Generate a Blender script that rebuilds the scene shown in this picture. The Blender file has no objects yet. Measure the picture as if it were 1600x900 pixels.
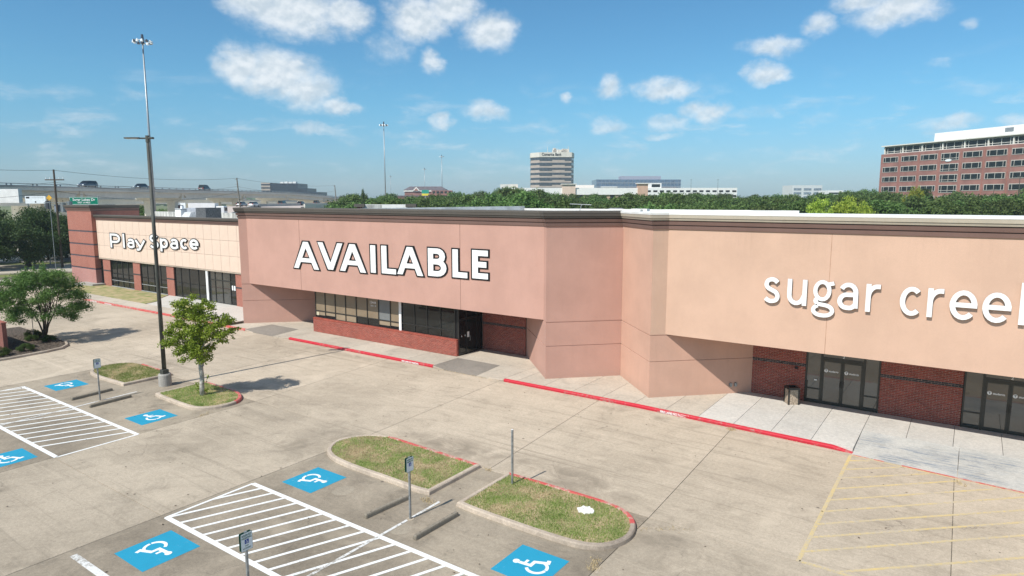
import bpy, bmesh, math, random
import numpy as np
from math import radians as RAD, sin, cos, pi, sqrt
from mathutils import Vector, Matrix, noise as mnoise

# ------------------------------------------------------------------ camera, sky, sun, exposure
S = bpy.context.scene
COL = S.collection
H, F, PIT, YAW = 10.2, 1023.0, RAD(7.68), RAD(35.16)
cd = bpy.data.cameras.new('camera')
cam = bpy.data.objects.new('camera', cd)
COL.objects.link(cam)
cam.location = (0, 0, H)
cam.rotation_euler = (pi / 2 - PIT, 0, YAW)
cd.sensor_width = 36.0
cd.lens = F / 1600 * 36
cd.clip_start = 0.1
cd.clip_end = 12000
S.camera = cam
S.view_settings.view_transform = 'Standard'
S.view_settings.look = 'None'
S.view_settings.gamma = 1
S.view_settings.exposure = 0.36
try:
    S.cycles.use_denoising = True
    S.cycles.max_bounces = 5
    S.cycles.transparent_max_bounces = 8
    S.cycles.caustics_reflective = False
    S.cycles.caustics_refractive = False
except Exception:
    pass

SUN_EL, SUN_AZ = RAD(49), RAD(83)          # light travels along SUN_AZ, downwards by SUN_EL
sl = bpy.data.lights.new('sun', 'SUN')
sl.energy = 4.2
sl.angle = RAD(0.5)
sl.color = (1.0, 0.955, 0.88)
so = bpy.data.objects.new('sun', sl)
COL.objects.link(so)
so.rotation_euler = Vector((cos(SUN_AZ) * cos(SUN_EL), sin(SUN_AZ) * cos(SUN_EL), -sin(SUN_EL))).to_track_quat('-Z', 'Y').to_euler()

CLOUDS = [(2.492, 0.252, 0.087, 0.033, 1), (2.541, 0.263, 0.05, 0.028, 1), (2.423, 0.253, 0.045, 0.024, 0.9), (2.521, 0.172, 0.076, 0.033, 1), (2.566, 0.178, 0.037, 0.028, 1), (2.479, 0.153, 0.055, 0.027, 0.9), (2.436, 0.132, 0.038, 0.012, 0.8), (2.319, 0.255, 0.054, 0.034, 1), (2.273, 0.273, 0.051, 0.031, 1), (2.217, 0.239, 0.047, 0.025, 1), (2.302, 0.197, 0.019, 0.016, 0.75), (2.361, 0.214, 0.044, 0.025, 0.45), (2.474, 0.101, 0.037, 0.012, 0.65), (2.579, 0.082, 0.026, 0.012, 0.4), (2.291, 0.112, 0.025, 0.013, 0.7), (2.225, 0.127, 0.04, 0.015, 0.7), (2.039, 0.159, 0.026, 0.017, 0.8), (1.961, 0.157, 0.058, 0.015, 0.8), (1.906, 0.124, 0.043, 0.017, 0.8), (1.959, 0.11, 0.038, 0.013, 0.6), (2.042, 0.108, 0.03, 0.013, 0.6), (1.959, 0.092, 0.027, 0.007, 0.5), (1.821, 0.206, 0.048, 0.015, 0.8), (1.823, 0.171, 0.037, 0.016, 0.85), (1.758, 0.226, 0.028, 0.016, 0.75), (1.674, 0.235, 0.058, 0.021, 1), (1.719, 0.252, 0.04, 0.015, 0.8), (1.595, 0.21, 0.018, 0.01, 0.55), (2.104, 0.146, 0.017, 0.011, 0.65), (1.603, 0.098, 0.04, 0.012, 0.65), (1.536, 0.092, 0.024, 0.009, 0.6), (2.213, 0.067, 0.059, 0.009, 0.35), (1.821, 0.119, 0.03, 0.009, 0.35), (1.818, 0.064, 0.048, 0.007, 0.3), (1.762, 0.064, 0.013, 0.009, 0.4), (1.622, 0.172, 0.021, 0.007, 0.35), (2.79, 0.087, 0.021, 0.008, 0.3), (2.041, 0.066, 0.037, 0.008, 0.25), (2.656, 0.053, 0.047, 0.008, 0.25), (2.833, 0.128, 0.018, 0.007, 0.3), (2.355, 0.095, 0.056, 0.008, 0.3)]


def node(nt, t, **kw):
    n = nt.nodes.new(t)
    for k, v in kw.items():
        setattr(n, k, v)
    return n


def mathn(nt, op, a, b=None, c=None, clamp=False):
    n = nt.nodes.new('ShaderNodeMath')
    n.operation = op
    n.use_clamp = clamp
    for i, v in enumerate((a, b, c)):
        if v is None:
            continue
        if isinstance(v, (int, float)):
            n.inputs[i].default_value = v
        else:
            nt.links.new(v, n.inputs[i])
    return n.outputs[0]


def mixc(nt, fac, a, b, blend='MIX'):
    n = nt.nodes.new('ShaderNodeMix')
    n.data_type = 'RGBA'
    n.blend_type = blend
    n.clamp_factor = True
    for sock, v in ((n.inputs[0], fac), (n.inputs[6], a), (n.inputs[7], b)):
        if isinstance(v, (int, float)):
            sock.default_value = v
        elif isinstance(v, (tuple, list)):
            sock.default_value = (v[0], v[1], v[2], 1)
        else:
            nt.links.new(v, sock)
    return n.outputs[2]


def maprange(nt, v, a, b, c=0.0, d=1.0, smooth=True):
    n = nt.nodes.new('ShaderNodeMapRange')
    n.interpolation_type = 'SMOOTHSTEP' if smooth else 'LINEAR'
    nt.links.new(v, n.inputs[0])
    for i, x in enumerate((a, b, c, d)):
        n.inputs[1 + i].default_value = x
    return n.outputs[0]


def noisen(nt, vec, scale, detail=4, rough=0.55, dist=0.0):
    n = nt.nodes.new('ShaderNodeTexNoise')
    n.inputs['Scale'].default_value = scale
    n.inputs['Detail'].default_value = detail
    n.inputs['Roughness'].default_value = rough
    n.inputs['Distortion'].default_value = dist
    if vec is not None:
        nt.links.new(vec, n.inputs['Vector'])
    return n


W = bpy.data.worlds.new('World')
S.world = W
W.use_nodes = True
wn = W.node_tree
wn.nodes.clear()
wo = node(wn, 'ShaderNodeOutputWorld')
bg = node(wn, 'ShaderNodeBackground')
SKY_STRENGTH = 0.102
bg.inputs[1].default_value = SKY_STRENGTH
sky = node(wn, 'ShaderNodeTexSky')
sky.sky_type = 'NISHITA'
sky.sun_disc = False
sky.sun_elevation = SUN_EL
sky.sun_rotation = RAD(187)
sky.altitude = 50
sky.air_density = 1.0
sky.dust_density = 0.6
sky.ozone_density = 2.5
tc = node(wn, 'ShaderNodeTexCoord')
sx = node(wn, 'ShaderNodeSeparateXYZ')
wn.links.new(tc.outputs['Generated'], sx.inputs[0])
az = mathn(wn, 'ARCTAN2', sx.outputs[1], sx.outputs[0])
el = mathn(wn, 'ARCSINE', sx.outputs[2])
cv = node(wn, 'ShaderNodeCombineXYZ')
wn.links.new(az, cv.inputs[0])
wn.links.new(el, cv.inputs[1])
# break up the cloud outlines
st = node(wn, 'ShaderNodeVectorMath', operation='MULTIPLY')
wn.links.new(cv.outputs[0], st.inputs[0])
st.inputs[1].default_value = (1, 1.35, 1)
nz = noisen(wn, st.outputs[0], 22, 6, 0.55)
off = node(wn, 'ShaderNodeVectorMath', operation='SUBTRACT')
wn.links.new(nz.outputs['Color'], off.inputs[0])
off.inputs[1].default_value = (0.5, 0.5, 0.5)
sc_ = node(wn, 'ShaderNodeVectorMath', operation='MULTIPLY')
wn.links.new(off.outputs[0], sc_.inputs[0])
sc_.inputs[1].default_value = (0.052, 0.036, 0)
cvd = node(wn, 'ShaderNodeVectorMath', operation='ADD')
wn.links.new(cv.outputs[0], cvd.inputs[0])
wn.links.new(sc_.outputs[0], cvd.inputs[1])
dens = None
top = None
for (A, E, ra, re, s) in CLOUDS:
    a = node(wn, 'ShaderNodeVectorMath', operation='SUBTRACT')
    wn.links.new(cvd.outputs[0], a.inputs[0])
    a.inputs[1].default_value = (A, E, 0)
    b = node(wn, 'ShaderNodeVectorMath', operation='MULTIPLY')
    wn.links.new(a.outputs[0], b.inputs[0])
    b.inputs[1].default_value = (1 / (ra * 1.42), 1 / (re * 1.65), 0)
    c = node(wn, 'ShaderNodeVectorMath', operation='LENGTH')
    wn.links.new(b.outputs[0], c.inputs[0])
    d = maprange(wn, c.outputs['Value'], 1.0, 0.1, 0.0, s)
    dens = d if dens is None else mathn(wn, 'MAXIMUM', dens, d)
# scattered small clouds over the rest of the sky, outside the framed part, made denser for whiter fill light
gn = noisen(wn, tc.outputs['Generated'], 5.5, 6, 0.58)
gen = maprange(wn, gn.outputs[0], 0.49, 0.66, 0.0, 1.0)
dz = mathn(wn, 'ABSOLUTE', mathn(wn, 'SUBTRACT', az, 2.18))
side = mathn(wn, 'GREATER_THAN', dz, 0.80)
high = maprange(wn, sx.outputs[2], 0.33, 0.5)
outside = mathn(wn, 'MAXIMUM', side, high)
low = maprange(wn, sx.outputs[2], 0.02, 0.12)
gen = mathn(wn, 'MULTIPLY', mathn(wn, 'MULTIPLY', gen, outside), low)
dens = mathn(wn, 'MAXIMUM', dens, gen)
wisp_v = node(wn, 'ShaderNodeVectorMath', operation='MULTIPLY')
wn.links.new(cv.outputs[0], wisp_v.inputs[0])
wisp_v.inputs[1].default_value = (1, 3.2, 1)
wisp = noisen(wn, wisp_v.outputs[0], 11, 6, 0.6, 0.3)
wl = mathn(wn, 'MULTIPLY', maprange(wn, wisp.outputs[0], 0.50, 0.74, 0.0, 0.42), mathn(wn, 'MULTIPLY', maprange(wn, el, 0.01, 0.05), maprange(wn, el, 0.20, 0.10)))
fine = noisen(wn, st.outputs[0], 70, 6, 0.65)
dens2 = mathn(wn, 'ADD', dens, mathn(wn, 'MULTIPLY', mathn(wn, 'SUBTRACT', fine.outputs[0], 0.5), 0.55))
dens3 = mathn(wn, 'MULTIPLY', maprange(wn, dens2, 0.08, 1.0), maprange(wn, dens, 0.0, 0.35))
cshade = noisen(wn, st.outputs[0], 34, 5, 0.55)
upv = node(wn, 'ShaderNodeVectorMath', operation='ADD')
wn.links.new(st.outputs[0], upv.inputs[0])
upv.inputs[1].default_value = (0.002, 0.009, 0)
cshade2 = noisen(wn, upv.outputs[0], 34, 5, 0.55)
relief = mathn(wn, 'SUBTRACT', cshade.outputs[0], cshade2.outputs[0])
ccol = mixc(wn, maprange(wn, relief, -0.20, 0.17), (4.9, 5.6, 6.15), (7.0, 7.35, 7.6))
hz = maprange(wn, sx.outputs[2], 0.0, 0.16)
tcol = mixc(wn, hz, (0.50, 0.69, 0.92), (0.47, 0.86, 0.99))
tint = mixc(wn, 1.0, sky.outputs[0], tcol, 'MULTIPLY')
fac = mathn(wn, 'MAXIMUM', mathn(wn, 'MULTIPLY', dens3, 0.9), wl)
wcol = mixc(wn, fac, tint, ccol)
wn.links.new(wcol, bg.inputs[0])
wn.links.new(bg.outputs[0], wo.inputs[0])

# ------------------------------------------------------------------ helpers
rnd = random.Random(7)
rng = np.random.default_rng(7)
FX, FY = -sin(YAW), cos(YAW)      # horizontal viewing direction, used to lay out the far district
RX, RY = cos(YAW), sin(YAW)


def site(px, d, py=312.0):
    """ground position (and height) of something seen at bearing px, d metres down the view axis, reaching height py"""
    k = (450 - py) / F
    c, s = cos(PIT), sin(PIT)
    h = d * (k * c - s) / (c + k * s)
    L = (px - 800) / F * (d * c - h * s)
    return Vector((L * RX + d * FX, L * RY + d * FY, H + h))


def ld(L, d, z=0.0):
    return Vector((L * RX + d * FX, L * RY + d * FY, z))


MATS = {}


def mat(name, col, rough=0.8, var=0.08, scale=3.0, col2=None, bump=0.0, bscale=40.0, metal=0.0, spec=0.3, island=0.0,
        stretch=None, objrand=0.0, detail=5):
    if name in MATS:
        return MATS[name]
    m = bpy.data.materials.new(name)
    m.use_nodes = True
    nt = m.node_tree
    p = nt.nodes['Principled BSDF']
    t = node(nt, 'ShaderNodeTexCoord')
    vec = t.outputs['Object']
    if stretch:
        mp = node(nt, 'ShaderNodeMapping')
        mp.inputs['Scale'].default_value = stretch
        nt.links.new(vec, mp.inputs[0])
        vec = mp.outputs[0]
    n = noisen(nt, vec, scale, detail)
    c2 = col2 if col2 else tuple(max(0, x * (1 - 2.2 * var)) for x in col)
    c1 = col if col2 else tuple(min(1, x * (1 + var)) for x in col)
    out = mixc(nt, maprange(nt, n.outputs[0], 0.3, 0.7), c2, c1)
    if island or objrand:
        if island:
            g = node(nt, 'ShaderNodeNewGeometry')
            r = g.outputs['Random Per Island']
            am = island
        else:
            g = node(nt, 'ShaderNodeObjectInfo')
            r = g.outputs['Random']
            am = objrand
        v = mathn(nt, 'MULTIPLY_ADD', r, 2 * am, 1 - am)
        hs = node(nt, 'ShaderNodeHueSaturation')
        nt.links.new(v, hs.inputs['Value'])
        nt.links.new(out, hs.inputs['Color'])
        out = hs.outputs[0]
    nt.links.new(out, p.inputs['Base Color'])
    p.inputs['Roughness'].default_value = rough
    p.inputs['Metallic'].default_value = metal
    p.inputs['Specular IOR Level'].default_value = spec
    if bump:
        bn = noisen(nt, t.outputs['Object'], bscale, 4)
        b = node(nt, 'ShaderNodeBump')
        b.inputs['Strength'].default_value = bump
        b.inputs['Distance'].default_value = 0.02
        nt.links.new(bn.outputs[0], b.inputs['Height'])
        nt.links.new(b.outputs[0], p.inputs['Normal'])
    MATS[name] = m
    return m


def concrete(name, base, dark, blot=0.5, streak=0.0, blue=False, grit=0.6):
    """weathered concrete: broad blotches, stains, pits, fine cracks and tyre streaks"""
    m = bpy.data.materials.new(name)
    m.use_nodes = True
    nt = m.node_tree
    p = nt.nodes['Principled BSDF']
    t = node(nt, 'ShaderNodeTexCoord')
    v = t.outputs['Object']
    big = noisen(nt, v, 0.16, 5, 0.6)
    med = noisen(nt, v, 0.75, 8, 0.70, 0.9)
    fin = noisen(nt, v, 9, 6, 0.7)
    gr = noisen(nt, v, 24, 3, 0.65)
    c = mixc(nt, mathn(nt, 'MULTIPLY', maprange(nt, big.outputs[0], 0.35, 0.68), blot), base, dark)
    c = mixc(nt, mathn(nt, 'MULTIPLY', maprange(nt, med.outputs[0], 0.50, 0.75), blot * 0.75), c, tuple(x * 0.70 for x in dark))
    lt = mathn(nt, 'MULTIPLY', maprange(nt, med.outputs[0], 0.48, 0.28), 0.4)
    c = mixc(nt, lt, c, tuple(min(1, x * 1.18) for x in base))
    fv = mathn(nt, 'MULTIPLY_ADD', mathn(nt, 'SUBTRACT', fin.outputs[0], 0.5), 0.75, 1.0)
    gv = mathn(nt, 'MULTIPLY_ADD', mathn(nt, 'SUBTRACT', gr.outputs[0], 0.5), grit, 1.0)
    hs = node(nt, 'ShaderNodeHueSaturation')
    nt.links.new(mathn(nt, 'MULTIPLY', fv, gv), hs.inputs['Value'])
    nt.links.new(c, hs.inputs['Color'])
    c = hs.outputs[0]
    # tyre streaks and sweeping marks along the lane
    if streak:
        mp = node(nt, 'ShaderNodeMapping')
        mp.inputs['Scale'].default_value = (0.07, 2.6, 1)
        mp.inputs['Rotation'].default_value = (0, 0, RAD(4))
        nt.links.new(v, mp.inputs[0])
        s1 = noisen(nt, mp.outputs[0], 1.0, 6, 0.7, 0.8)
        c = mixc(nt, mathn(nt, 'MULTIPLY', maprange(nt, s1.outputs[0], 0.52, 0.72), streak), c, tuple(x * 0.62 for x in dark))
        c = mixc(nt, mathn(nt, 'MULTIPLY', maprange(nt, s1.outputs[0], 0.44, 0.30), streak * 0.8), c, tuple(min(1, x * 1.2) for x in base))
    # broad soft tyre sweeps and rubbed light patches
    if streak:
        wv_ = node(nt, 'ShaderNodeTexWave')
        wv_.wave_type = 'RINGS'
        wv_.rings_direction = 'Z'
        wv_.inputs['Scale'].default_value = 0.35
        wv_.inputs['Distortion'].default_value = 7.0
        wv_.inputs['Detail'].default_value = 4.0
        wv_.inputs['Detail Scale'].default_value = 0.6
        mp2 = node(nt, 'ShaderNodeMapping')
        mp2.inputs['Location'].default_value = (13.0, 0.0, 0)
        nt.links.new(v, mp2.inputs[0])
        nt.links.new(mp2.outputs[0], wv_.inputs['Vector'])
        fw_ = mathn(nt, 'MULTIPLY', maprange(nt, wv_.outputs['Fac'], 0.72, 0.98), maprange(nt, med.outputs[0], 0.40, 0.62))
        c = mixc(nt, mathn(nt, 'MULTIPLY', fw_, 0.18), c, tuple(x * 0.72 for x in dark))
        lp_ = noisen(nt, v, 0.28, 3, 0.5, 1.2)
        c = mixc(nt, mathn(nt, 'MULTIPLY', maprange(nt, lp_.outputs[0], 0.58, 0.72), 0.45), c, tuple(min(1, x * 1.22) for x in base))
    if streak:
        # grime swept round the island kerbs and where cars turn
        for (qx, qy, ax_, ay_, am) in ((-17.0, 19.9, 4.6, 1.5, .75), (-11.5, 20.0, 4.0, 1.5, .7), (-22.5, 17.2, 2.2, 3.2, .5), (-31.5, 20.0, 3.4, 1.2, .55), (-6.6, 17.6, 1.8, 2.6, .45), (-39.5, 20.0, 3.5, 1.0, .4), (-34, 28.3, 9, .7, .4), (-12, 28.3, 9, .6, .35)):
            q_ = node(nt, 'ShaderNodeVectorMath', operation='SUBTRACT')
            nt.links.new(v, q_.inputs[0])
            q_.inputs[1].default_value = (qx, qy, 0)
            q2_ = node(nt, 'ShaderNodeVectorMath', operation='MULTIPLY')
            nt.links.new(q_.outputs[0], q2_.inputs[0])
            q2_.inputs[1].default_value = (1 / ax_, 1 / ay_, 0)
            q3_ = node(nt, 'ShaderNodeVectorMath', operation='LENGTH')
            nt.links.new(q2_.outputs[0], q3_.inputs[0])
            gz = mathn(nt, 'MULTIPLY', maprange(nt, q3_.outputs['Value'], 1.0, 0.15), maprange(nt, med.outputs[0], 0.32, 0.62))
            c = mixc(nt, mathn(nt, 'MULTIPLY', gz, am), c, tuple(x * 0.62 for x in dark))
    # dark drips and spots
    vo = node(nt, 'ShaderNodeTexVoronoi')
    vo.inputs['Scale'].default_value = 0.55
    nt.links.new(v, vo.inputs['Vector'])
    sp = maprange(nt, vo.outputs['Distance'], 0.045, 0.018)
    c = mixc(nt, mathn(nt, 'MULTIPLY', sp, 0.7), c, (0.06, 0.05, 0.045))
    # hairline cracks
    vc = node(nt, 'ShaderNodeTexVoronoi')
    vc.feature = 'DISTANCE_TO_EDGE'
    vc.inputs['Scale'].default_value = 0.13
    wv = node(nt, 'ShaderNodeVectorMath', operation='ADD')
    nt.links.new(v, wv.inputs[0])
    nt.links.new(med.outputs['Color'], wv.inputs[1])
    nt.links.new(wv.outputs[0], vc.inputs['Vector'])
    cr = mathn(nt, 'MULTIPLY', maprange(nt, vc.outputs['Distance'], 0.0022, 0.0004), maprange(nt, big.outputs[0], 0.50, 0.58))
    c = mixc(nt, mathn(nt, 'MULTIPLY', cr, 0.5), c, (0.08, 0.07, 0.06))
    if blue:
        mp = node(nt, 'ShaderNodeMapping')
        mp.inputs['Scale'].default_value = (0.5, 9, 1)
        nt.links.new(v, mp.inputs[0])
        s1 = noisen(nt, mp.outputs[0], 1.2, 6, 0.75, 0.5)
        s2 = noisen(nt, v, 0.7, 4, 0.6)
        f = mathn(nt, 'MULTIPLY', maprange(nt, s1.outputs[0], 0.44, 0.64), maprange(nt, s2.outputs[0], 0.36, 0.6))
        sy_ = node(nt, 'ShaderNodeSeparateXYZ')
        nt.links.new(v, sy_.inputs[0])
        zone = maprange(nt, sy_.outputs[1], 31.9, 30.2)
        f = mathn(nt, 'MULTIPLY', f, zone)
        c = mixc(nt, mathn(nt, 'MULTIPLY', f, 0.95), c, (0.15, 0.19, 0.24))
        f2 = mathn(nt, 'MULTIPLY', maprange(nt, s1.outputs[0], 0.5, 0.36), maprange(nt, s2.outputs[0], 0.5, 0.66))
        f2 = mathn(nt, 'MULTIPLY', f2, zone)
        c = mixc(nt, mathn(nt, 'MULTIPLY', f2, 0.7), c, (0.22, 0.195, 0.165))
    oi = node(nt, 'ShaderNodeObjectInfo')
    hs2 = node(nt, 'ShaderNodeHueSaturation')
    nt.links.new(mathn(nt, 'MULTIPLY_ADD', oi.outputs['Random'], 0.09, 0.955), hs2.inputs['Value'])
    nt.links.new(c, hs2.inputs['Color'])
    nt.links.new(hs2.outputs[0], p.inputs['Base Color'])
    p.inputs['Roughness'].default_value = 0.92
    p.inputs['Specular IOR Level'].default_value = 0.15
    b = node(nt, 'ShaderNodeBump')
    b.inputs['Strength'].default_value = 0.25
    b.inputs['Distance'].default_value = 0.01
    nt.links.new(fin.outputs[0], b.inputs['Height'])
    nt.links.new(b.outputs[0], p.inputs['Normal'])
    return m


def paint(name, col, wear=0.35, under=(0.33, 0.29, 0.25), wscale=5.0, soft=0.1):
    m = bpy.data.materials.new(name)
    m.use_nodes = True
    nt = m.node_tree
    p = nt.nodes['Principled BSDF']
    t = node(nt, 'ShaderNodeTexCoord')
    a = noisen(nt, t.outputs['Object'], wscale, 8, 0.75)
    b = noisen(nt, t.outputs['Object'], 0.6, 3, 0.5)
    v = mathn(nt, 'ADD', a.outputs[0], mathn(nt, 'MULTIPLY', mathn(nt, 'SUBTRACT', b.outputs[0], 0.5), 0.5))
    th = 0.78 - wear * 0.5
    f = maprange(nt, v, th - soft, th + soft)
    c = mixc(nt, f, col, under)
    g = noisen(nt, t.outputs['Object'], 2.0, 5)
    c = mixc(nt, mathn(nt, 'MULTIPLY', maprange(nt, g.outputs[0], 0.45, 0.75), 0.25), c, tuple(x * 0.75 for x in col))
    nt.links.new(c, p.inputs['Base Color'])
    p.inputs['Roughness'].default_value = 0.75
    return m


def stucco(name, col, streak=0.5, grime=1.0):
    """painted render: trowel texture, faint vertical rain streaks, slight fading"""
    m = bpy.data.materials.new(name)
    m.use_nodes = True
    nt = m.node_tree
    p = nt.nodes['Principled BSDF']
    t = node(nt, 'ShaderNodeTexCoord')
    v = t.outputs['Object']
    n1 = noisen(nt, v, 0.45, 5, 0.6)
    mp = node(nt, 'ShaderNodeMapping')
    mp.inputs['Scale'].default_value = (2.2, 2.2, 0.22)
    nt.links.new(v, mp.inputs[0])
    n2 = noisen(nt, mp.outputs[0], 1.6, 6, 0.65)
    n3 = noisen(nt, v, 14, 5, 0.7)
    c = mixc(nt, maprange(nt, n1.outputs[0], 0.3, 0.7), tuple(x * 0.93 for x in col), tuple(min(1, x * 1.04) for x in col))
    c = mixc(nt, mathn(nt, 'MULTIPLY', maprange(nt, n2.outputs[0], 0.5, 0.75), 0.22 * streak), c, tuple(x * 0.70 for x in col))
    c = mixc(nt, mathn(nt, 'MULTIPLY', maprange(nt, n2.outputs[0], 0.45, 0.25), 0.18 * streak), c, tuple(min(1, x * 1.15 + 0.02) for x in col))
    # rain streaks washed down from the cornice, splash dirt at the foot
    sz_ = node(nt, 'ShaderNodeSeparateXYZ')
    nt.links.new(v, sz_.inputs[0])
    mp3 = node(nt, 'ShaderNodeMapping')
    mp3.inputs['Scale'].default_value = (5.0, 5.0, 0.12)
    nt.links.new(v, mp3.inputs[0])
    n4 = noisen(nt, mp3.outputs[0], 1.5, 5, 0.6)
    rs = mathn(nt, 'MULTIPLY', maprange(nt, sz_.outputs[2], 6.9, 8.9), maprange(nt, n4.outputs[0], 0.50, 0.70))
    c = mixc(nt, mathn(nt, 'MULTIPLY', rs, 0.13 * grime), c, tuple(x * 0.62 for x in col))
    ft = mathn(nt, 'MULTIPLY', maprange(nt, sz_.outputs[2], 0.75, 0.12), maprange(nt, n1.outputs[0], 0.30, 0.62))
    c = mixc(nt, mathn(nt, 'MULTIPLY', ft, 0.25 * grime), c, (0.26, 0.20, 0.16))
    hs = node(nt, 'ShaderNodeHueSaturation')
    nt.links.new(mathn(nt, 'MULTIPLY_ADD', mathn(nt, 'SUBTRACT', n3.outputs[0], 0.5), 0.14, 1.0), hs.inputs['Value'])
    nt.links.new(c, hs.inputs['Color'])
    nt.links.new(hs.outputs[0], p.inputs['Base Color'])
    p.inputs['Roughness'].default_value = 0.9
    p.inputs['Specular IOR Level'].default_value = 0.2
    bn = noisen(nt, v, 60, 4)
    b = node(nt, 'ShaderNodeBump')
    b.inputs['Strength'].default_value = 0.12
    b.inputs['Distance'].default_value = 0.01
    nt.links.new(bn.outputs[0], b.inputs['Height'])
    nt.links.new(b.outputs[0], p.inputs['Normal'])
    return m


def leafmat(name, a, b, c=None):
    m = bpy.data.materials.new(name)
    m.use_nodes = True
    nt = m.node_tree
    p = nt.nodes['Principled BSDF']
    g = node(nt, 'ShaderNodeNewGeometry')
    t = node(nt, 'ShaderNodeTexCoord')
    n = noisen(nt, t.outputs['Object'], 0.9, 3)
    r = mathn(nt, 'ADD', mathn(nt, 'MULTIPLY', g.outputs['Random Per Island'], 0.6), mathn(nt, 'MULTIPLY', maprange(nt, n.outputs[0], 0.35, 0.65), 0.4))
    col = mixc(nt, r, a, b)
    oi = node(nt, 'ShaderNodeObjectInfo')
    hs = node(nt, 'ShaderNodeHueSaturation')
    nt.links.new(mathn(nt, 'MULTIPLY_ADD', oi.outputs['Random'], 0.7, 0.65), hs.inputs['Value'])
    nt.links.new(mathn(nt, 'MULTIPLY_ADD', oi.outputs['Random'], 0.04, 0.48), hs.inputs['Hue'])
    nt.links.new(col, hs.inputs['Color'])
    nt.links.new(hs.outputs[0], p.inputs['Base Color'])
    p.inputs['Roughness'].default_value = 0.6
    p.inputs['Specular IOR Level'].default_value = 0.3
    tr = node(nt, 'ShaderNodeBsdfTranslucent')
    nt.links.new(hs.outputs[0], tr.inputs[0])
    mx = node(nt, 'ShaderNodeMixShader')
    mx.inputs[0].default_value = 0.38
    nt.links.new(p.outputs[0], mx.inputs[1])
    nt.links.new(tr.outputs[0], mx.inputs[2])
    nt.links.new(mx.outputs[0], nt.nodes['Material Output'].inputs[0])
    return m


def glass(name, col=(0.012, 0.014, 0.014), rough=0.04, refl=0.5):
    m = bpy.data.materials.new(name)
    m.use_nodes = True
    nt = m.node_tree
    p = nt.nodes['Principled BSDF']
    t = node(nt, 'ShaderNodeTexCoord')
    n = noisen(nt, t.outputs['Object'], 0.8, 3)
    c = mixc(nt, maprange(nt, n.outputs[0], 0.3, 0.7), tuple(x * 0.6 for x in col), tuple(x * 1.3 for x in col))
    nt.links.new(c, p.inputs['Base Color'])
    p.inputs['Roughness'].default_value = rough
    p.inputs['Specular IOR Level'].default_value = refl
    p.inputs['IOR'].default_value = 1.5
    b = node(nt, 'ShaderNodeBump')
    b.inputs['Strength'].default_value = 0.02
    b.inputs['Distance'].default_value = 0.01
    nt.links.new(n.outputs[0], b.inputs['Height'])
    nt.links.new(b.outputs[0], p.inputs['Normal'])
    return m


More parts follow.
